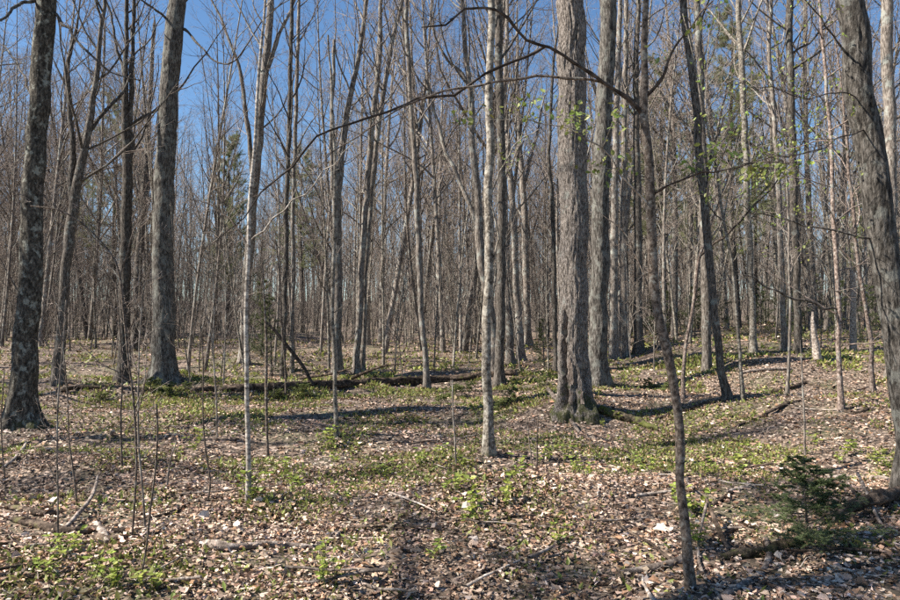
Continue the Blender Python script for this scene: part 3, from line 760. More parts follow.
# broken snag on the right and a short stub
def snag(label, pts, seed, mat, jag=0.25):
    rng = np.random.default_rng(seed)
    g = on_ground(pts[0][0], pts[0][1]); rows = px_path(pts, g[1]); rows[0, 2] = g[2] - 0.08
    rows[:, :3] -= g
    c = catmull(rows, 26)
    V, Fq, mi = trunk_piece(c[:, :3], c[:, 3], 18, rng, 0.25, 0.16, 0.02)
    V = V.reshape(26, 18, 3)
    V[-1, :, 2] += rng.uniform(-0.1, jag, 18); V[-2, :, 2] += rng.uniform(-0.1, 0.05, 18)
    cap = np.vstack([V[-1], V[-1].mean(0)[None] - [0, 0, 0.15]])
    capF = np.array([[j, (j + 1) % 18, 18] for j in range(18)])
    root = thing('snag', g, label, 'snag')
    link('trunk', new_mesh('trunk', [(V.reshape(-1, 3), Fq, 0)], [M[mat]]), root)
    link('broken_top', new_mesh('broken_top', [(cap, capF, 0)], [M['split']]), root)


snag('pale waist-high broken snag among the bushes on the right', [(817, 360, 9), (815, 345, 8.5), (813, 330, 7), (812, 321, 5)], 61, 'dead_pale')
snag('pale narrow broken snag just left of the right-edge trunk', [(853, 352, 7), (853, 320, 6.5), (853, 295, 6), (852, 273, 5)], 62, 'dead_pale')

# ------------------------------------------------------------------ trees outside the frame whose shade falls into it, and the wood behind
def needles(A, d, rng, length, width, per, tone):
    """tufts of needles: thin slivers fanning out from points A along directions d"""
    A = np.repeat(A, per, 0); d = np.repeat(d, per, 0)
    q = unit(d + rng.normal(size=A.shape) * 0.8)
    s = unit(np.cross(q, rng.normal(size=A.shape))) * width
    ln = (length * rng.uniform(0.6, 1.2, len(A)))[:, None]
    V = np.stack([A - s * 0.5, A + s * 0.5, A + q * ln], 1)
    Fc = np.arange(len(A) * 3).reshape(-1, 3)
    c = np.array(tone)[None] * rng.uniform(0.55, 1.35, (len(A), 1))
    return V.reshape(-1, 3), Fc, np.repeat(c, 3, 0)


def pine_parts(seed, H, whorls, first, reach, dens, tone=(0.25, 0.27, 0.13), nl=0.24, nw=0.009):
    rng = np.random.default_rng(seed)
    n = 24
    z = np.linspace(-0.15, H, n)
    P = np.stack([0.12 * np.sin(z * 0.4 + seed), 0.12 * np.cos(z * 0.33 + seed) - 0.12, z], 1)
    R = np.maximum(0.011 * H * (1 - z / (H * 1.02)) ** 0.8 + 0.01, 0.012)
    tr = new_mesh('trunk', [trunk_piece(P, R, 12, rng, 0.3, 0.05)], [M['bark_dark']])
    B, Rb = shoots(P[None], R[None], whorls, first, 0.98, lambda t, L: H * reach * (0.22 + (1 - t)), (66, 95), 0.05, 0.05, 8, 0.013, rng, 0.008)
    S, Rs = shoots(B, Rb, 9, 0.25, 1.0, lambda t, L: L * 0.33, (25, 60), 0.05, 0.06, 5, 0.01, rng, 0.005, az=(1, 1, 1))
    f = rng.random((len(S), dens)) * (S.shape[1] - 1.01); i = f.astype(int); w = (f - i)[..., None]
    rows = np.arange(len(S))[:, None]
    A = (S[rows, i] * (1 - w) + S[rows, i + 1] * w).reshape(-1, 3)
    d = unit(S[rows, i + 1] - S[rows, i]).reshape(-1, 3) + np.array([0, 0, 0.35])
    V, Fc, c = needles(A, d, rng, nl, nw, 9, tone)
    br = new_mesh('boughs', [tubes(B, Rb, 5, 0), tubes(S, Rs, 3, 0)], [M['bark_dark']])
    fo = new_mesh('needles', [(V, Fc, 0)], [M['needle']], False, c)
    return tr, br, fo


def pine(parts, loc, rz, s, label, group='evergreens in the wood', name='pine_tree', cat='pine'):
    o = thing(name, loc, label, cat, group)
    o.rotation_euler = (0, 0, rz); o.scale = (s, s, s)
    link('trunk', parts[0], o); link('boughs', parts[1], o)
    n = link('needles', parts[2], o); n['kind'] = 'stuff'
    return o


PA = pine_parts(3, 17, 84, 0.34, 0.21, 15)
PB = pine_parts(5, 16, 92, 0.22, 0.19, 15)


def g3(x, y, dz=0.0):
    return (x, y, float(ground_z(x, y)) + dz)


def back_x(px, Y):
    return (px - 450) / F * Y


for k, (px, Y, s, rz, p, lab) in enumerate([
        (228, 52, 0.92, 0.3, PB, 'dark green pine behind the trunks left of the pale slender sapling'),
        (112, 52, 1.05, 1.4, PA, 'dull green pine far behind the dark double-stemmed tree'),
        (300, 66, 1.0, 2.2, PA, 'small-looking pine far back right of the dark thin pole'),
        (662, 44, 1.0, 0.9, PA, 'pine with layered boughs behind the curved sapling'),
        (735, 38, 1.08, 2.9, PB, 'tall bushy pine behind the tall pale trunk on the right'),
        (872, 56, 1.05, 2.0, PB, 'pine far behind the massive right-edge trunk'),
        (700, 62, 1.05, 4.1, PA, 'far pine showing between the two dark crossing trunks')]):
    pine(p, g3(back_x(px, Y), Y, -0.05), rz, s, lab)
PD = pine_parts(12, 22, 90, 0.46, 0.25, 6)
pine(PD, g3(-11.5, 2.4, -0.05), 0.5, 1.0, 'evergreen out of view whose shade falls on the right-edge trunk and near corner')


def proto(seed, H, r, nb, tb, reach, c2, c3, bend, mat='bark', fork=False, thin=1.0, k=9, up=0.1, ang=(28, 58)):
    rng = np.random.default_rng(seed)
    n = 18
    z = np.linspace(-0.15, H, n)
    t = np.clip(z / H, 0, 1)
    ph = rng.random(2) * 6.28
    P = np.stack([bend * np.sin(t * 3.1 + ph[0]) + 0.04 * H * rng.normal() * t, bend * np.cos(t * 2.7 + ph[1]) + 0.04 * H * rng.normal() * t, z], 1)
    P[:, :2] -= P[0, :2]
    R = np.maximum(r * (1 - t) ** 0.75, 0.012)
    trunk = [trunk_piece(P, R, k, rng, 0.3, 0.06)]
    pcs = crown(P, R, rng, nb, tb, reach, c2, c3, up, ang, thin, 5)
    if fork:
        B, Rb = shoots(P[None], R[None], 2, 0.28, 0.5, lambda q, L: L * 0.62, (12, 24), 0.06, 0.04, 12, 0.02, rng, 0.02)
        trunk.append(tubes(B, Rb, 7, 0))
        for j in range(len(B)):
            pcs += crown(B[j], Rb[j], rng, nb // 2, 0.25, reach * 1.2, c2, c3, up, ang, thin, 5)
    return (new_mesh('trunk', trunk, [M[mat]]), new_mesh('crown', pcs, [M[mat], M['twig']]), {'bark': 'grey', 'bark_dark': 'dark', 'bark_pale_moss': 'pale'}[mat] + (' forked' if fork else ''))


TALL = [proto(200 + i, *a) for i, a in enumerate([
    (19, 0.11, 32, 0.28, 0.24, 9, 10, 0.25), (21, 0.14, 32, 0.32, 0.25, 9, 10, 0.30), (18, 0.085, 30, 0.24, 0.22, 9, 10, 0.35),
    (20, 0.12, 28, 0.3, 0.24, 9, 8, 0.25, 'bark_dark'), (18, 0.10, 18, 0.36, 0.22, 8, 7, 0.2, 'bark', True), (17, 0.095, 18, 0.32, 0.24, 8, 7, 0.4, 'bark', True),
    (16, 0.075, 28, 0.22, 0.22, 8, 7, 0.3, 'bark_pale_moss')])]
POLE = [proto(230 + i, *a) for i, a in enumerate([
    (13, 0.055, 22, 0.2, 0.18, 7, 6, 0.2, 'bark_pale_moss'), (14, 0.062, 24, 0.24, 0.17, 7, 6, 0.3), (11, 0.042, 20, 0.16, 0.18, 6, 5, 0.25, 'bark_pale_moss'), (12, 0.05, 20, 0.22, 0.18, 6, 5, 0.35)])]
BRUSH = [proto(250 + i, *a, thin=0.8, k=6) for i, a in enumerate([
    (4.5, 0.022, 16, 0.12, 0.26, 5, 3, 0.12), (5.5, 0.028, 18, 0.16, 0.22, 5, 3, 0.15, 'bark_pale_moss'), (3.6, 0.018, 14, 0.10, 0.30, 5, 3, 0.1, 'bark_dark'), (6.5, 0.03, 18, 0.2, 0.2, 5, 3, 0.2)])]

# bare trees left of the frame: their shadows lie across the ground in view
for j, (x, y) in enumerate([(-12.5, 8.3), (-16, 12.4), (-20, 5.0), (-23, 10.2), (-27, 6.5), (-31, 15), (-19, 18), (-15, 15.5), (-26, 19)]):
    tr, cr, tone = TALL[j % len(TALL)]
    o = thing('bare_tree', g3(x, y), 'bare tree out of view on the left whose shadow reaches the clearing', 'tree', 'bare trees out of view on the left')
    o.rotation_euler = (0, 0, j * 1.7); o.scale = (1.15, 1.15, 1.05)
    link('trunk', tr, o); link('crown', cr, o)

PLACED = list(HEROES)
prng = random.Random(41)


def scatter(n, y0, y1, gap, px0=-110, px1=1010, keep=lambda px, Y: 1.0, power=1.7):
    out = []
    tries = 0
    while len(out) < n and tries < 40000:
        tries += 1
        u = prng.random()
        Y = (y0 ** power + u * (y1 ** power - y0 ** power)) ** (1 / power)
        px = prng.uniform(px0, px1)
        if prng.random() > keep(px, Y):
            continue
        x = back_x(px, Y)
        if any((x - a) ** 2 + (Y - b) ** 2 < gap * gap for a, b in PLACED):
            continue
        PLACED.append((x, Y)); out.append((x, Y, px))
    return out


MARKS = [(-200, 'left frame edge'), (25, 'left-edge trunk'), (164, 'thick grey trunk'), (247, 'pale sapling'), (334, 'grey sapling'), (424, 'leaning tree'),
         (488, 'central trunk'), (573, 'big tree'), (668, 'curved sapling'), (722, 'dark tree'), (840, 'thin birch'), (893, 'right-edge trunk'), (1100, 'right frame edge')]
ORD = 'first second third fourth fifth sixth seventh eighth ninth tenth eleventh twelfth'.split()


def between(px):
    for j in range(len(MARKS) - 1):
        if MARKS[j][0] <= px < MARKS[j + 1][0]:
            return j
    return 0


def gap_words(j):
    if j == 0:
        return 'left of ' + MARKS[1][1]
    if j == len(MARKS) - 2:
        return 'right of ' + MARKS[-2][1]
    return 'between ' + MARKS[j][1] + ' and ' + MARKS[j + 1][1]


def opening(px, Y):
    # the wood stands more open left of the middle, where the sky shows
    return 0.45 if 290 < px < 420 and Y < 60 else 1.0


def clumps(px, Y):
    return opening(px, Y) * float(np.clip(3.2 * (vnoise(back_x(px, Y) / 5.0 + 11, Y / 7.0, 0, 55) - 0.28), 0.04, 1))


def populate(kinds, spots, name, look, near, cat, smin, smax):
    """kinds: (trunk, crown, tone word); the nearer ones are told apart by their place between the trunks in front, the far ones share a label"""
    picks = []
    for x, Y, px in spots:
        tr, cr, tone = kinds[prng.randrange(len(kinds))]
        s = prng.uniform(smin, smax)
        o = link(name, None, None, g3(x, Y))
        o.scale = (s * prng.uniform(0.85, 1.2),) * 2 + (s,)
        lean = 9.0 if prng.random() < 0.10 else 2.6
        o.rotation_euler = (math.radians(prng.gauss(0, lean)), math.radians(prng.gauss(0, lean)), prng.random() * 6.283)
        link('trunk', tr, o); link('crown', cr, o)
        picks.append((between(px), Y < near, tone, px, o))
    rank = {}
    for j, is_near, tone, px, o in sorted(picks, key=lambda q: q[3]):
        if is_near:
            k = rank[(j, tone)] = rank.get((j, tone), -1) + 1
            tag(o, f'{tone} {look}, {ORD[min(k, 11)]} from left {gap_words(j)}', cat, f'nearer {look} {gap_words(j)}')
        else:
            tag(o, f'far {look} deep in the wood {gap_words(j)}', cat, f'far {look} {gap_words(j)}')


populate(TALL, scatter(235, 32, 90, 1.2, keep=clumps), 'bare_tree', 'tall bare tree', 46, 'tree', 0.95, 1.35)
populate(POLE, scatter(250, 25, 75, 0.75, keep=clumps), 'bare_pole_tree', 'slim bare tree', 36, 'tree', 0.85, 1.4)
populate(BRUSH, scatter(260, 19, 62, 0.6, keep=lambda px, Y: 1.0 if Y > 24 else 0.35), 'bare_sapling', 'twiggy bare sapling', 27, 'sapling', 0.7, 1.2)

# young evergreens in the undergrowth
YP = pine_parts(9, 3.0, 46, 0.08, 0.26, 7, (0.12, 0.14, 0.06), 0.07, 0.006)
for k, (px, Y, s) in enumerate([(655, 27, .7), (690, 31, .8), (668, 36, .9), (765, 33, .8), (800, 29, .75), (838, 31, .8), (775, 38, 1.0), (868, 27, .75), (722, 36, .9), (546, 27, .6), (270, 25, .9), (256, 31, 1.1), (700, 42, 1.2), (820, 40, 1.1)]):
    x = back_x(px, Y)
    right = px > 600
    pine(YP, g3(x, Y, -0.03), k * 1.3, s,
         'low bushy young evergreen in the undergrowth on the right' if right else ('low young evergreen behind the big rough-barked tree' if px > 400 else 'young evergreen behind the pale slender sapling'),
         'young evergreens on the right' if right else ('young evergreens behind the big tree' if px > 400 else 'young evergreens behind the sapling'), 'young_evergreen', 'evergreen')

# the wood goes on beyond the trees one can tell apart: one mass, grown from a few trees
def mass(name, label, cat, pts, sources, seed, smin, smax):
    rng = np.random.default_rng(seed)
    me = bpy.data.meshes.new(name)
    me.from_pydata([tuple(p) for p in pts], [], [])
    o = link(name, me)
    ng = bpy.data.node_groups.new(name, 'GeometryNodeTree')
    ng.interface.new_socket('Geometry', in_out='INPUT', socket_type='NodeSocketGeometry')
    ng.interface.new_socket('Geometry', in_out='OUTPUT', socket_type='NodeSocketGeometry')
    N, L = ng.nodes, ng.links
    gi, go = N.new('NodeGroupInput'), N.new('NodeGroupOutput')
    jn = N.new('GeometryNodeJoinGeometry')
    for s in sources:
        oi = N.new('GeometryNodeObjectInfo'); oi.inputs['Object'].default_value = s; oi.inputs['As Instance'].default_value = True
        L.new(oi.outputs['Geometry'], jn.inputs[0])
    ip = N.new('GeometryNodeInstanceOnPoints'); ip.inputs['Pick Instance'].default_value = True
    rv = N.new('FunctionNodeRandomValue'); rv.data_type = 'FLOAT_VECTOR'
    rv.inputs['Min'].default_value = (-0.05, -0.05, 0); rv.inputs['Max'].default_value = (0.05, 0.05, 6.283)
    rs = N.new('FunctionNodeRandomValue'); rs.data_type = 'FLOAT'
    rs.inputs['Min'].default_value = smin; rs.inputs['Max'].default_value = smax
    for r_ in (rv, rs):
        next(i for i in r_.inputs if i.name == 'Seed').default_value = seed
    L.new(gi.outputs[0], ip.inputs['Points']); L.new(jn.outputs[0], ip.inputs['Instance'])
    L.new(rv.outputs[0], ip.inputs['Rotation'])
    L.new(next(q for q in rs.outputs if q.enabled), ip.inputs['Scale'])
    L.new(ip.outputs[0], go.inputs[0])
    md = o.modifiers.new('grow', 'NODES'); md.node_group = ng
    tag(o, label, cat, kind='stuff')


def whole(k):
    """one mesh of a tree's trunk and crown, kept out of the scene as the pattern for the mass"""
    tr, cr = k[0], k[1]
    pcs = []
    for me, shift in ((tr, 0), (cr, 0)):
        v = np.empty(len(me.vertices) * 3, np.float32); me.vertices.foreach_get('co', v)
        l = np.empty(len(me.loops), np.int32); me.loops.foreach_get('vertex_index', l)
        mi = np.empty(len(me.polygons), np.int32); me.polygons.foreach_get('material_index', mi)
        f = l.reshape(-1, 4)
        for q in (0, 1):
            if (mi == q).any():
                pcs.append((v.reshape(-1, 3) if q == 0 else v.reshape(-1, 3), f[mi == q], q))
    return bpy.data.objects.new('pattern_tree', new_mesh('pattern_tree', pcs, [tr.materials[0], M['twig']]))


rng = np.random.default_rng(78)
THICK = [proto(270 + i, *a, thin=2.2, k=7) for i, a in enumerate([
    (19, 0.13, 22, 0.30, 0.24, 6, 4, 0.3), (17, 0.11, 22, 0.25, 0.24, 6, 4, 0.3, 'bark_dark'), (15, 0.09, 20, 0.2, 0.22, 6, 4, 0.3)])]
THICKB = [proto(280 + i, *a, thin=1.5, k=6) for i, a in enumerate([
    (6.0, 0.03, 20, 0.08, 0.24, 5, 4, 0.2), (8.0, 0.04, 20, 0.12, 0.2, 5, 4, 0.25, 'bark_pale_moss'), (4.5, 0.025, 16, 0.06, 0.3, 5, 4, 0.15, 'bark_dark')])]


def spots(n, y0, y1):
    y = np.sqrt(y0 ** 2 + rng.random(n) * (y1 ** 2 - y0 ** 2)); x = rng.uniform(-0.78, 0.78, n) * y
    return np.stack([x, y, ground_z(x, y)], 1)


mass('distant_wood', 'mass of bare grey trees closing off the far background', 'wood', spots(1250, 80, 260), [whole(k) for k in THICK], 3, 0.9, 1.4)
mass('distant_undergrowth', 'grey-brown haze of bare undergrowth deep in the wood', 'undergrowth', np.vstack([spots(1400, 50, 160), spots(230, 34, 52)]), [whole(k) for k in THICKB], 4, 0.6, 1.2)

# ------------------------------------------------------------------ logs and fallen branches
def log(name, label, pts, mat, seed, group=None, k=14, rough=0.18, lift=0.0, cat='log', side=(), ends='split', ground=True, n=None, sink=0.35):
    """pts: (px, py, width px[, height above the ground]); lies on the ground where those pixels meet it"""
    rng = np.random.default_rng(seed)
    rows = []
    for p in pts:
        g = on_ground(p[0], p[1])
        r = p[2] * 0.5 * g[1] / F
        rows.append([g[0], g[1], g[2] + r * (1 - sink) + (p[3] if len(p) > 3 else 0) + lift, r])
    rows = np.array(rows)
    base = rows[len(rows) // 2, :3].copy(); base[2] -= rows[len(rows) // 2, 3]
    rows[:, :3] -= base
    L = np.linalg.norm(np.diff(rows[:, :3], axis=0), axis=1).sum()
    n = n or int(np.clip(L / 0.06, 10, 160))
    c = catmull(rows, n)
    root = thing(name, base, label, cat, group)
    V, Fq, mi = trunk_piece(c[:, :3], c[:, 3], k, rng, 0.0, rough, 0.0)
    V += (vnoise(V[:, 0] * 14, V[:, 1] * 14, V[:, 2] * 14, seed)[:, None] - 0.5) * np.minimum(c[:, 3].mean(), 0.1) * 0.35
    Vq = V.reshape(n, k, 3); ax0 = unit(c[0, :3] - c[1, :3]); ax1 = unit(c[-1, :3] - c[-2, :3])
    Vq[0] += ax0 * (rng.uniform(-0.3, 1.6, (k, 1)) * c[0, 3]); Vq[-1] += ax1 * (rng.uniform(-0.3, 1.6, (k, 1)) * c[-1, 3])
    link('bark', new_mesh('bark', [(V, Fq, mi)], [M[mat]]), root)
    Vr = V.reshape(n, k, 3)
    for e, ring in ((0, Vr[0]), (1, Vr[-1])):
        cv = np.vstack([ring, ring.mean(0)[None]])
        cf = np.array([[j, (j + 1) % k, k] if e else [(j + 1) % k, j, k] for j in range(k)])
        link('broken_end', new_mesh('broken_end', [(cv, cf, 0)], [M[ends]], False), root)
    for sp in side:
        rb = []
        for q in sp:
            Y = q[3]
            w = at(q[0], q[1], Y)
            rb.append([*w, q[2] * 0.5 * Y / F])
        rb = np.array(rb); rb[:, :3] -= base
        cb = catmull(rb, 16)
        link('side_branch', new_mesh('side_branch', [tubes(cb[None, :, :3], cb[None, :, 3], 7, 0)], [M[mat]]), root)
    return root


gl = on_ground(330, 386)[1]
log('fallen_log', 'long dark fallen log lying across the middle of the clearing',
    [(192, 392, 6.5), (215, 391, 7.4), (250, 390, 8), (300, 388, 8.4), (350, 386, 8.6), (400, 384, 8.6), (440, 382, 8.4), (480, 378, 8), (514, 375, 7)], 'rot', 301, n=170, k=18, rough=0.3, sink=0.5,
    side=([(352, 378, 4, gl), (366, 372, 3, gl - .4), (384, 366, 2, gl - .7), (404, 364, 1.2, gl - .9)], [(300, 378, 3, gl), (330, 374, 2.4, gl - .5), (352, 368, 1.6, gl - .8)]))
log('fallen_log', 'low dark log half hidden in plants behind the left trunks', [(34, 394, 4), (60, 391, 4.4), (80, 389, 4.4), (100, 389, 3.6)], 'rot', 302, n=60)
log('fallen_log', 'dark rotting log with mossy hollow beside the small fir', [(834, 525, 7, .05), (850, 519, 11, .06), (868, 513, 10, .07), (885, 508, 13, .06), (915, 503, 12, .05)], 'rot', 303, n=50, k=22, rough=0.38)
log('fallen_log', 'mossy rotting log running under the small fir', [(722, 561, 6), (740, 559, 11), (765, 555, 10), (790, 549, 11), (806, 545, 7)], 'mossy', 304, n=50, k=20, rough=0.35)
log('fallen_log', 'green moss-covered log at the right foot of the big rough-barked tree', [(600, 412, 9), (620, 419, 9), (640, 425, 8), (657, 431, 5)], 'mossy', 305, n=50, rough=0.35)
log('fallen_log', 'thin brown log behind the small fir reaching the right edge', [(828, 480, 5), (850, 480, 5.5), (875, 480, 5), (892, 481, 4)], 'dead', 306)
log('fallen_log', 'low dark log among branches in the left foreground', [(16, 523, 7), (40, 529, 9), (66, 535, 10), (90, 534, 9), (128, 533, 5)], 'rot', 307)
BR = [
    ('dark-ended fallen branch lying in the leaves below the pale slender sapling', [(204, 547, 7), (218, 551, 11), (232, 551, 7), (260, 548, 6.5), (290, 548, 6), (312, 549, 5), (328, 546, 4), (341, 532, 2.6)], 'dead'),
    ('short brown log piece touching the curved sapling from the left', [(622, 575, 6), (645, 573, 7.5), (668, 568, 7.5), (686, 562, 7)], 'dead'),
    ('bow-shaped weathered branch on the leaves near the bottom edge', [(766, 542, 4.5), (769, 560, 6.5), (761, 578, 7.5), (745, 588, 8), (728, 597, 7), (716, 606, 6)], 'dead'),
    ('thin curved pale stick leaning right of the curved sapling foot', [(707, 528, 3, .18), (700, 546, 3, .08), (699, 562, 3.4), (706, 580, 4), (718, 597, 4)], 'dead'),
    ('dark stick sloping down to the mossy log', [(707, 526, 4, .2), (716, 538, 4.4, .1), (728, 552, 5)], 'rot'),
    ('bleached stick on the leaves left of the curved sapling', [(632, 498, 3), (650, 496, 3.8), (668, 493, 3.6), (682, 489, 2.6)], 'dead_pale'),
    ('long bleached stick on the leaves behind the curved sapling', [(612, 478, 2.6), (640, 477, 3), (672, 476, 2.6)], 'dead_pale'),
    ('short bleached stick right of the curved sapling', [(728, 493, 3), (740, 490, 3.4), (752, 487, 2.6)], 'dead_pale'),
    ('short dark stick behind the small fir, left side', [(712, 508, 3.6), (722, 501, 3.6), (732, 494, 3)], 'rot'),
    ('brown stick near the bottom, pointing at the bleached stick', [(613, 535, 3), (630, 528, 3.6), (647, 519, 3)], 'dead'),
    ('forked grey stick rising from the left foreground log', [(66, 532, 4.4, .02), (80, 520, 4.2, .05), (92, 506, 3.6, .08), (98, 489, 2.4, .12)], 'dead'),
    ('thin stick lying off the forked grey stick', [(89, 508, 2.6), (104, 506, 2.4), (122, 505, 1.8)], 'dead'),
    ('pale stick leaning in the plants at the left edge', [(5, 469, 3.4), (16, 459, 3.4), (26, 445, 3), (32, 430, 2.2)], 'dead_pale'),
    ('stick leaning against the foot of the big rough-barked tree', [(548, 404, 4, .25), (560, 413, 4, .14), (572, 424, 4), (580, 434, 3)], 'dead'),
    ('long dark stick lying across the sunny leaves on the right', [(738, 427, 3), (760, 418, 3), (785, 406, 3), (800, 401, 2)], 'rot'),
    ('crooked dark stick at the foot of the thin pale birch', [(846, 413, 3), (858, 414, 3), (870, 409, 2.4)], 'rot'),
    ('low dark branch in the brush before the pale snag', [(772, 394, 3), (790, 389, 3.4), (806, 384, 3), (816, 388, 2.4)], 'rot'),
    ('brown dead branch in the brush left of the thin upright pole', [(742, 374, 3), (765, 371, 3.4), (790, 370, 2.6)], 'dead'),
    ('fallen branch in the leaves below the pale central trunk', [(470, 499, 2.6), (482, 495, 3.2), (495, 489, 3), (506, 486, 2)], 'dead_pale'),
    ('thin stick slanting up from the leaves right of the central trunk', [(507, 472, 2), (518, 462, 1.8), (530, 450, 1.5)], 'dead_pale'),
    ('brown branch lying at the centre of the near leaves', [(300, 551, 3), (318, 548, 4), (330, 539, 4), (342, 528, 3)], 'dead'),
    ('short dark stick in the near leaves at bottom centre', [(402, 552, 3), (414, 556, 3.6), (424, 566, 2.6)], 'rot'),
    ('dark branch crumbling in the grass left of the pale sapling', [(186, 459, 4), (205, 461, 4.5), (225, 463, 4)], 'rot'),
    ('dark crooked branch lying flat at the left edge of the foreground', [(-6, 548, 5), (14, 546, 6), (34, 552, 5), (52, 548, 4), (66, 553, 3)], 'rot'),
    ('dark rotten branch just above the forked grey stick', [(4, 508, 5), (22, 512, 6.5), (40, 516, 6), (60, 514, 4)], 'rot'),
    ('dark rotten branch right of the forked grey stick', [(96, 540, 7), (112, 543, 8), (128, 540, 6), (150, 536, 4), (168, 527, 3)], 'rot'),
    ('pale broken stub among the dark branches at lower left', [(98, 530, 7, .02), (103, 538, 8), (108, 545, 6)], 'dead_pale'),
    ('long dark stick sweeping below the arching pair of saplings', [(150, 520, 3), (170, 514, 3.4), (188, 506, 3), (204, 500, 2)], 'rot'),
    ('dark twisted branch lying beyond the mossy log by the fir', [(708, 545, 5), (722, 538, 5.5), (738, 530, 4.5), (752, 532, 3)], 'rot'),
    ('thick dark stick in the shade below the small fir', [(808, 572, 5), (830, 568, 6), (852, 570, 5), (872, 564, 4)], 'rot'),
    ('broken branch propped on the rotting log at right', [(858, 492, 3, .16), (866, 506, 3.4, .12), (876, 520, 3.4, .03), (884, 530, 3)], 'dead'),
    ('dark branch half buried in leaves at lower centre', [(548, 586, 4), (575, 583, 5), (600, 587, 4.5), (622, 582, 3)], 'rot'),
    ('thin twig across the leaves before the central clump', [(535, 398, 2), (555, 393, 2.4), (575, 388, 2)], 'rot'),
    ('dark branch in the shade behind the big tree foot on the right', [(655, 421, 3.4), (680, 413, 4), (705, 405, 3.4), (722, 401, 2.4)], 'rot'),
]
for i, (lab, pts, m) in enumerate(BR):
    log('fallen_branch', lab, pts, m, 330 + i, 'fallen branches on the forest floor', k=9, rough=0.2, cat='branch', ends='split', sink=0.25)

# the dark broken bough leaning on the long log
def leaning(label, pts, Ys, mat, seed):
    rows = np.array([[*at(p[0], p[1], Y), p[2] * 0.5 * Y / F] for p, Y in zip(pts, Ys)])
    base = rows[-1, :3].copy(); base[2] = float(ground_z(base[0], base[1]))
    rows[-1, 2] = base[2] - 0.02
    rows[:, :3] -= base
    c = catmull(rows, 30)
    root = thing('broken_bough', base, label, 'branch')
    link('stem', new_mesh('stem', [tubes(c[None, :, :3], c[None, :, 3], 8, 0)], [M[mat]]), root)
    r = np.random.default_rng(seed)
    S, Rs = shoots(c[None, ::-1, :3], c[None, ::-1, 3], 5, 0.2, 0.95, lambda t, L: L * 0.16, (30, 60), 0, 0.1, 5, 0.01, r, 0.004)
    link('side_twigs', new_mesh('side_twigs', [tubes(S, Rs, 4, 0)], [M[mat]]), root)


YB = gl - 1.2
leaning('dark broken bough leaning down to the long log', [(264, 320, 2), (276, 332, 3), (292, 352, 3.4), (304, 368, 3.6), (315, 385, 3.4)], [YB, YB, YB, YB, YB], 'twig_dark', 1)

# sticks too alike to tell apart
STK = []
for j in range(4):
    rs = np.random.default_rng(500 + j)
    P = np.stack([np.linspace(-0.3, 0.3, 8), rs.normal(size=8).cumsum() * 0.012, 0.012 + np.abs(rs.normal(size=8)) * 0.008], 1)[None]
    STK.append(new_mesh('fallen_stick', [tubes(P, np.linspace(0.011, 0.005, 8)[None], 6, 0)], [M[('dead', 'rot', 'dead_pale', 'dead')[j]]]))
srng = random.Random(5)
for j in range(60):
    px = srng.uniform(10, 890); py = srng.uniform(405, 598)
    g = on_ground(px, py)
    o = link('fallen_stick', STK[srng.randrange(4)], None, (g[0], g[1], g[2] + 0.012))
    s = srng.uniform(0.5, 1.7)
    o.scale = (s, s, srng.uniform(0.8, 1.3)); o.rotation_euler = (0, srng.gauss(0, 0.06), srng.random() * 6.28)
    w = ('below the lichen-blotched trunk', 'around the pale sapling', 'around the central trunk', 'before the big rough-barked tree', 'around the curved sapling', 'around the small fir')[min(5, int(px // 150))]
    tag(o, f'short thin stick lying loose on the leaf litter {w}', 'stick', f'loose sticks {w}')

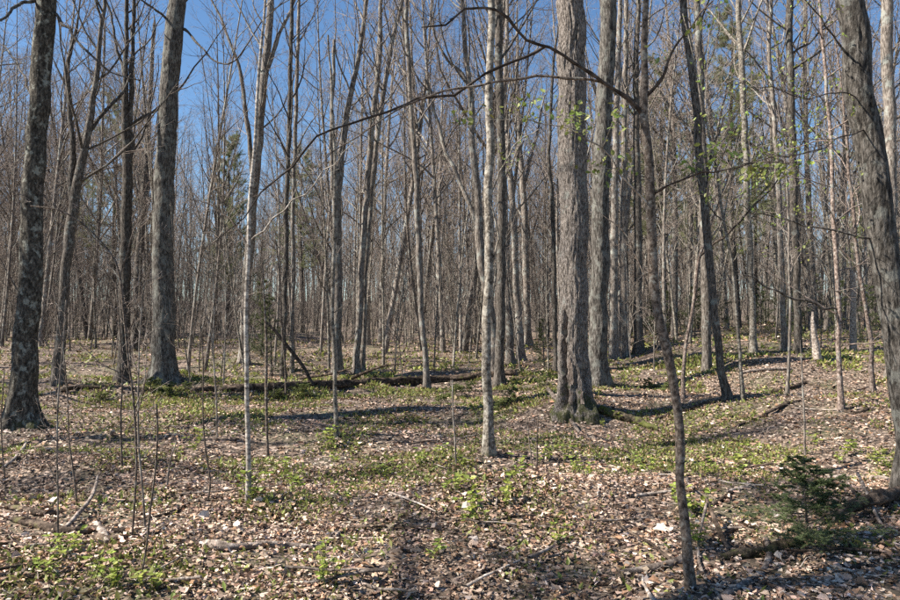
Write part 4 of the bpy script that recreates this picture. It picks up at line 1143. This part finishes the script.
# ------------------------------------------------------------------ the small fir and its seedlings
def fir_parts(seed, H, reach, nw, needle, width, tone, dens):
    r = np.random.default_rng(seed)
    z = np.linspace(-0.03, H, 12)
    P = np.stack([0.012 * np.sin(z * 9), 0.01 * np.cos(z * 7), z], 1); R = np.maximum(0.013 * (1 - z / (H * 1.03)), 0.002)
    st = new_mesh('stem', [tubes(P[None], R[None], 8, 0)], [M['bark_sap']])
    B, Rb = shoots(P[None], R[None], nw, 0.10, 0.97, lambda t, L: reach * (0.12 + (1 - t) ** 0.9), (68, 96), 0.02, 0.04, 9, 0.009, r, 0.002)
    S, Rs = shoots(B, Rb, 11, 0.18, 0.98, lambda t, L: L * 0.42 * (0.3 + 0.8 * (1 - t)), (38, 62), 0.0, 0.05, 6, 0.008, r, 0.0012, az=(0.35, 0.35, 1))
    W, Rw = shoots(S, Rs, 4, 0.25, 0.9, lambda t, L: L * 0.4, (38, 60), 0.0, 0.05, 4, 0.008, r, 0.001, az=(0.35, 0.35, 1))
    br = new_mesh('boughs', [tubes(B, Rb, 5, 0), tubes(S, Rs, 4, 0), tubes(W, Rw, 3, 0)], [M['bark_sap']])
    Vs, Fs, Cs, off = [], [], [], 0
    for Q, per in ((B, dens * 3), (S, dens * 2), (W, dens)):
        f = r.random((len(Q), per)) * (Q.shape[1] - 1.01); i = f.astype(int); w = (f - i)[..., None]; rows = np.arange(len(Q))[:, None]
        A = (Q[rows, i] * (1 - w) + Q[rows, i + 1] * w).reshape(-1, 3)
        T = unit(Q[rows, i + 1] - Q[rows, i]).reshape(-1, 3)
        sd = unit(np.cross(T, np.array([0, 0, 1.0]))) * np.sign(r.normal(size=(len(T), 1)))
        q = unit(T * 0.55 + sd + np.array([0, 0, 0.15]) + r.normal(size=T.shape) * 0.18)
        s = unit(np.cross(q, np.array([0, 0, 1.0]) + r.normal(size=T.shape) * 0.5)) * width
        ln = needle * r.uniform(0.7, 1.2, (len(A), 1))
        V = np.stack([A - s * .5, A + s * .5, A + q * ln], 1).reshape(-1, 3)
        Vs.append(V); Fs.append(np.arange(len(V)).reshape(-1, 3) + off); off += len(V)
        Cs.append(np.repeat(np.array(tone)[None] * r.uniform(0.6, 1.35, (len(A), 1)), 3, 0))
    fo = new_mesh('needles', [(np.vstack(Vs), np.vstack(Fs), 0)], [M['needle']], False, np.vstack(Cs))
    return st, br, fo


def fir(parts, loc, rz, s, label, group=None, name='fir_seedling'):
    o = thing(name, loc, label, 'fir', group)
    o.rotation_euler = (0, 0, rz); o.scale = s
    link('stem', parts[0], o); link('boughs', parts[1], o)
    n = link('needles', parts[2], o); n['kind'] = 'stuff'


FA = fir_parts(21, 0.84, 0.54, 44, 0.022, 0.0024, (0.15, 0.19, 0.08), 46)
g = on_ground(806, 546)
fir(FA, (g[0], g[1], g[2] - 0.02), 0.4, (0.92, 0.92, 0.8), 'small dark green fir in the right foreground', name='small_fir')
FB = fir_parts(22, 0.42, 0.40, 20, 0.028, 0.0035, (0.22, 0.25, 0.09), 22)
for i, (px, py, s) in enumerate([(150, 392, 1.5), (172, 396, 1.4), (140, 400, 1.2), (185, 391, 1.0), (306, 397, 1.5), (322, 400, 1.1), (455, 398, 1.4), (472, 393, 1.2), (478, 404, 1.2), (440, 406, 1.1), (515, 402, 1.3), (530, 396, 1.1), (500, 410, 0.9), (545, 385, 1.2), (425, 399, 1.0), (668, 392, 1.0), (650, 388, 1.1), (635, 380, 1.2), (100, 402, 1.0), (280, 398, 1.0)]):
    g = on_ground(px, py)
    lab, grp = (('ferny low evergreen seedling at the foot of the left-hand trunks', 'seedlings by the left-hand trunks') if px < 200 else
                ('ferny low evergreen seedling just before the long log', 'seedlings before the log') if px < 400 else
                ('ferny low evergreen seedling between the central trunk and the big tree', 'seedlings at the centre') if px < 600 else
                ('ferny low evergreen seedling in the shade right of the big tree', 'seedlings right of the big tree'))
    if i % 3 == 2:
        continue
    s *= 0.72
    fir(FB, (g[0], g[1], g[2] - 0.02), i * 2.1, (s, s, s * 0.8), lab, grp)

# ------------------------------------------------------------------ leafy green plants
def plant_mesh(seed, stems, h):
    r = np.random.default_rng(seed)
    A, D, Vp = [], [], []
    for s in range(stems):
        a = r.random() * 6.28; lean = r.uniform(0.1, 0.45); hh = h * r.uniform(0.6, 1.1)
        t = np.linspace(0, 1, 5)[:, None]
        P = np.concatenate([np.cos(a) * lean * hh * t ** 1.4 + 0.02 * r.normal(), np.sin(a) * lean * hh * t ** 1.4 + 0.02 * r.normal(), hh * t - 0.01], 1)
        Vp.append(P)
        for q in range(2, 5):
            for e in range(2 + (q == 4)):
                b = r.random() * 6.28
                A.append(P[q]); D.append([math.cos(b), math.sin(b), r.uniform(-0.1, 0.5)])
    P = np.stack(Vp)
    st = tubes(P, np.full((stems, 5), 0.0022), 4, 0)
    A, D = np.array(A), unit(np.array(D))
    x, y, z = rot_frames(D, unit(r.normal(size=A.shape) * 0.3 + np.array([0, 0, 1.0])))
    s = r.uniform(0.035, 0.065, len(A))[:, None, None]
    V = A[:, None] + s * (LEAF[None, :, :1] * x[:, None] + LEAF[None, :, 1:2] * y[:, None] + LEAF[None, :, 2:] * z[:, None])
    Fc = (LEAF_F[None] + (np.arange(len(A)) * 7)[:, None, None]).reshape(-1, 3)
    c = np.array([0.30, 0.35, 0.075])[None] * r.uniform(0.6, 1.2, (len(A), 1)) * r.uniform(0.9, 1.1, (len(A), 3))
    return new_mesh('stems', [st], [M['green']], True, np.full((len(st[0]), 3), (0.12, 0.15, 0.05))), new_mesh('leaves', [(V.reshape(-1, 3), Fc, 0)], [M['green']], False, np.repeat(c, 7, 0))


PL = [plant_mesh(600 + i, 3 + i % 3, 0.16 + 0.05 * (i % 3)) for i in range(5)]
SPOT = [(338, 466), (345, 500), (336, 450), (455, 470), (460, 492), (472, 510), (475, 530), (190, 450), (186, 456), (393, 480), (380, 478), (566, 462), (580, 470), (590, 478),
        (250, 505), (246, 500), (688, 512), (692, 520), (680, 518), (672, 510), (600, 416), (590, 420), (612, 424), (640, 434), (560, 420), (700, 468), (730, 462), (760, 470),
        (712, 476), (835, 462), (850, 458), (815, 452), (880, 470), (60, 560), (70, 552), (95, 585), (120, 588), (150, 590), (40, 575), (505, 505), (520, 480), (540, 460), (300, 490), (285, 484), (440, 452), (415, 466), (330, 590), (430, 560), (700, 552), (745, 480), (560, 545), (640, 470)]
prn = random.Random(9)
for i, (px, py) in enumerate(SPOT):
    for rep in range(2):
        g = on_ground(px + prn.uniform(-9, 9), py + prn.uniform(-4, 4))
        zn = 0 if px < 230 else 1 if px < 420 else 2 if px < 620 else 3
        lab = ('bright green leafy plant in the leaf litter of the left foreground', 'bright green leafy plant between the pale sapling and the central trunk',
               'bright green leafy plant in the litter before the big rough-barked tree', 'bright green leafy plant in the litter around the curved sapling and fir')[zn]
        grp = ('leafy plants at left', 'leafy plants left of centre', 'leafy plants before the big tree', 'leafy plants at right')[zn]
        o = thing('leafy_plant', (g[0], g[1], g[2]), lab, 'plant', grp)
        s = prn.uniform(0.6, 1.15); o.scale = (s, s, s); o.rotation_euler = (0, 0, prn.random() * 6.28)
        a, b_ = PL[prn.randrange(5)]
        link('stems', a, o); n = link('leaves', b_, o)

# ------------------------------------------------------------------ low green ground cover
rng = np.random.default_rng(91)
BLOB = [(300, 482, 1.5), (380, 470, 1.3), (340, 455, 1.0), (560, 465, 1.4), (720, 470, 1.6), (640, 462, 1.4), (600, 415, 1.6), (460, 408, 2.2), (100, 585, .9), (200, 402, 2.4), (830, 460, 1.3),
        (330, 405, 2.2), (520, 400, 2.0), (150, 470, 1.0), (420, 440, 1.4), (60, 450, 1.2), (720, 440, 1.3), (480, 480, .9), (30, 575, .7), (250, 495, .7), (860, 470, 1.1)]
BW = [(*on_ground(a, b)[:2], r) for a, b, r in BLOB]


def cover_density(x, y):
    d = 0.16 + 0.0 * x
    for bx, by, r in BW:
        d = d + 0.75 * np.exp(-((x - bx) ** 2 + (y - by) ** 2) / (r * r))
    d = d + 0.42 * np.clip((y - 11) / 6, 0, 1) * np.clip((34 - y) / 8, 0, 1)
    return np.clip(d, 0, 1) * np.clip((vnoise(x / 0.75, y / 0.75, 0, 31) - 0.42) * 3.4, 0, 1) * (0.35 + vnoise(x / 0.25, y / 0.25, 0, 32))


def field(n, y0, y1, spread, dens=None):
    u = rng.random(n)
    y = np.sqrt(y0 * y0 + u * (y1 * y1 - y0 * y0)); x = rng.uniform(-spread, spread, n) * (y + 1.0)
    if dens is not None:
        k = rng.random(n) < dens(x, y); x, y = x[k], y[k]
    return np.stack([x, y, ground_z(x, y)], 1)


cov = np.vstack([field(150000, 3.6, 12, 0.74, cover_density), field(190000, 12, 24, 0.72, cover_density), field(110000, 24, 46, 0.7, cover_density)])
far = np.clip(cov[:, 1] / 13.0, 0.75, 2.4)
d = unit(rng.normal(size=cov.shape) * np.array([1, 1, 0.35]) + np.array([0, 0, 0.75]))
x, y, z = rot_frames(d, unit(rng.normal(size=cov.shape)))
s = (rng.uniform(0.04, 0.11, len(cov)) * far)[:, None, None]
BL = np.array([[0, 0, 0], [0.19, 0.55, 0.04], [0, 1.0, 0], [-0.19, 0.55, 0.04]])
V = cov[:, None] + s * (BL[None, :, :1] * x[:, None] + BL[None, :, 1:2] * y[:, None] + BL[None, :, 2:] * z[:, None])
Fc = np.arange(len(cov) * 4).reshape(-1, 4)
tone = vnoise(cov[:, 0] / 1.3, cov[:, 1] / 1.3, 0, 44)[:, None]
c = (np.array([0.19, 0.205, 0.06]) * (1 - tone) + np.array([0.30, 0.33, 0.085]) * tone) * rng.uniform(0.5, 1.25, (len(cov), 1)) * rng.uniform(0.9, 1.1, (len(cov), 3))
dry = rng.random(len(cov)) < 0.22
c[dry] = np.array([0.26, 0.19, 0.10]) * rng.uniform(0.6, 1.2, (dry.sum(), 1))
gc = link('ground_cover', new_mesh('ground_cover', [(V.reshape(-1, 3), Fc, 0)], [M['green']], False, np.repeat(c, 4, 0)))
tag(gc, 'thin low green spring growth coming up through the dry leaves', 'ground cover', kind='stuff')

# ------------------------------------------------------------------ leaf litter
PALETTE = np.array([[0.56, 0.45, 0.38], [0.46, 0.35, 0.28], [0.35, 0.245, 0.18], [0.24, 0.15, 0.10], [0.13, 0.085, 0.06], [0.42, 0.30, 0.24], [0.36, 0.22, 0.14], [0.64, 0.55, 0.49], [0.08, 0.055, 0.04]])
PW = np.array([0.15, 0.16, 0.15, 0.15, 0.12, 0.09, 0.06, 0.06, 0.08])
PALETTE = PALETTE * np.array([1.0, 0.945, 0.87])
OUT = np.array([[0, -0.5], [0.22, -0.42], [0.44, -0.26], [0.40, -0.02], [0.46, 0.22], [0.24, 0.34], [0.0, 0.58], [-0.22, 0.36], [-0.44, 0.20], [-0.38, -0.04], [-0.42, -0.28], [-0.20, -0.40]])


def curl(o2, amt, r):
    return amt[:, None] * (o2[None, :, 0] ** 2 * r[0][:, None] + o2[None, :, 1] ** 2 * r[1][:, None] + o2[None, :, 0] * o2[None, :, 1] * r[2][:, None])


def litter(P, size, shape):
    n = len(P)
    nrm = unit(rng.normal(size=(n, 3)) * np.array([0.8, 0.8, 0.2]) + np.array([0, 0, 1.0]))
    a = rng.random(n) * 6.28
    x, y, z = rot_frames(np.stack([np.cos(a), np.sin(a), 0 * a], 1), nrm)
    z = -z * np.sign(-z[:, 2:3])
    s = (size * np.clip(rng.lognormal(-0.08, 0.36, n), 0.4, 2.1))[:, None]
    asp = rng.uniform(0.35, 1.0, n)[:, None]
    if shape == 0:
        o2 = OUT
        fan = np.array([[0, 1, 12], [1, 2, 12], [2, 3, 12], [3, 4, 12], [4, 5, 12], [5, 6, 12], [6, 7, 12], [7, 8, 12], [8, 9, 12], [9, 10, 12], [10, 11, 12], [11, 0, 12]])
        o2 = np.vstack([o2, [[0, 0]]])
    elif shape == 1:
        o2 = np.array([[0, -0.5], [0.38, -0.1], [0.25, 0.32], [0, 0.55], [-0.30, 0.28], [-0.36, -0.14]])
        fan = np.array([[0, 1, 3], [1, 2, 3], [0, 3, 5], [3, 4, 5]])
    else:
        o2 = np.array([[0, -0.5], [0.4, 0], [0, 0.5], [-0.4, 0]]); fan = np.array([[0, 1, 2], [0, 2, 3]])
    h = curl(o2, np.full(n, 1.0), [rng.uniform(-1.2, 2.4, n), rng.uniform(-0.9, 1.5, n), rng.uniform(-1.8, 1.8, n)])
    V = P[:, None] + s[..., None] * ((o2[None, :, 0] * asp)[..., None] * x[:, None] + np.broadcast_to(o2[None, :, 1, None], (1, len(o2), 1)) * y[:, None] + h[..., None] * z[:, None])
    Fc = (fan[None] + (np.arange(n) * len(o2))[:, None, None]).reshape(-1, 3)
    c = PALETTE[rng.choice(len(PW), n, p=PW / PW.sum())] * (rng.uniform(0.7, 1.2, (n, 1)) * (0.72 + 0.5 * vnoise(P[:, 0] / 0.9, P[:, 1] / 0.8, 0, 83))[:, None]) * rng.uniform(0.95, 1.05, (n, 3))
    return V.reshape(-1, 3), Fc, np.repeat(c, len(o2), 0)


L0 = field(92000, 3.3, 8.5, 0.78); L0[:, 2] += rng.random(len(L0)) ** 2 * 0.035 + 0.004
L1 = field(112000, 8.5, 19, 0.76); L1[:, 2] += rng.random(len(L1)) ** 2 * 0.035 + 0.004
L2 = field(80000, 19, 52, 0.74); L2[:, 2] += rng.random(len(L2)) ** 2 * 0.04 + 0.004
def patchy(P):
    k = 0.30 + 1.5 * (vnoise(P[:, 0] / 0.7 + 9, P[:, 1] / 0.6, 0, 71) - 0.2)
    return P[rng.random(len(P)) < np.clip(k, 0.5, 1)]


L0, L1, L2 = patchy(L0), patchy(L1), patchy(L2)
vs, fs, cs, off = [], [], [], 0
for P, size, sh in ((L0[:9000], 0.038, 0), (L0[9000:], 0.035, 1), (L1, 0.048, 1), (L2, 0.090, 2)):
    a, b_, c_ = litter(P, size, sh)
    vs.append(a); fs.append(b_ + off); cs.append(c_); off += len(a)
lit = link('leaf_litter', new_mesh('leaf_litter', [(np.vstack(vs), np.vstack(fs), 0)], [M['litter']], False, np.vstack(cs)))
tag(lit, 'dry tan and pinkish-brown fallen leaves carpeting the woodland floor', 'leaf litter', kind='stuff')

# fine twigs shed among the leaves
tp = np.vstack([field(4200, 3.4, 11, 0.76), field(1800, 11, 24, 0.74)]); tp[:, 2] += 0.012 + 0.03 * rng.random(len(tp))
ta = rng.random(len(tp)) * 6.28; tl = rng.uniform(0.05, 0.30, len(tp)) * np.clip(tp[:, 1] / 9, 0.8, 1.5)
tu = np.linspace(-0.5, 0.5, 4)[None, :, None]
td = np.stack([np.cos(ta), np.sin(ta), rng.normal(size=len(ta)) * 0.16], 1)
TP = tp[:, None] + tu * (td * tl[:, None])[:, None] + rng.normal(size=(len(tp), 4, 3)) * (tl * 0.035)[:, None, None]
TR = np.repeat((rng.uniform(0.0015, 0.005, len(tp)) * np.clip(tp[:, 1] / 9, 0.8, 1.8))[:, None], 4, 1) * np.array([1, .9, .75, .5])
tw = link('twig_litter', new_mesh('twig_litter', [tubes(TP[0::3], TR[0::3], 3, 0), tubes(TP[1::3], TR[1::3], 3, 1), tubes(TP[2::3], TR[2::3], 3, 2)], [M['dead'], M['rot'], M['dead_pale']]))
tag(tw, 'fine broken twigs scattered through the fallen leaves', 'twig litter', kind='stuff')

# the largest single leaves near the viewer
LM = []
for j in range(10):
    a, b_, c_ = litter(np.zeros((1, 3)), 0.068, 0)
    c_[:] = PALETTE[[0, 1, 7, 0, 2, 5, 1, 6, 3, 7][j]]
    LM.append(new_mesh('fallen_leaf', [(a, b_, 0)], [M['litter']], False, c_))
for j in range(280):
    y0 = 3.9 + 3.6 * prn.random(); x0 = prn.uniform(-0.66, 0.66) * y0
    o = link('fallen_leaf', LM[prn.randrange(10)], ground, g3(x0, y0, 0.03))
    o.rotation_euler = (prn.gauss(0, .3), prn.gauss(0, .3), prn.random() * 6.28); s = prn.uniform(0.5, 0.95); o.scale = (s, s, s)
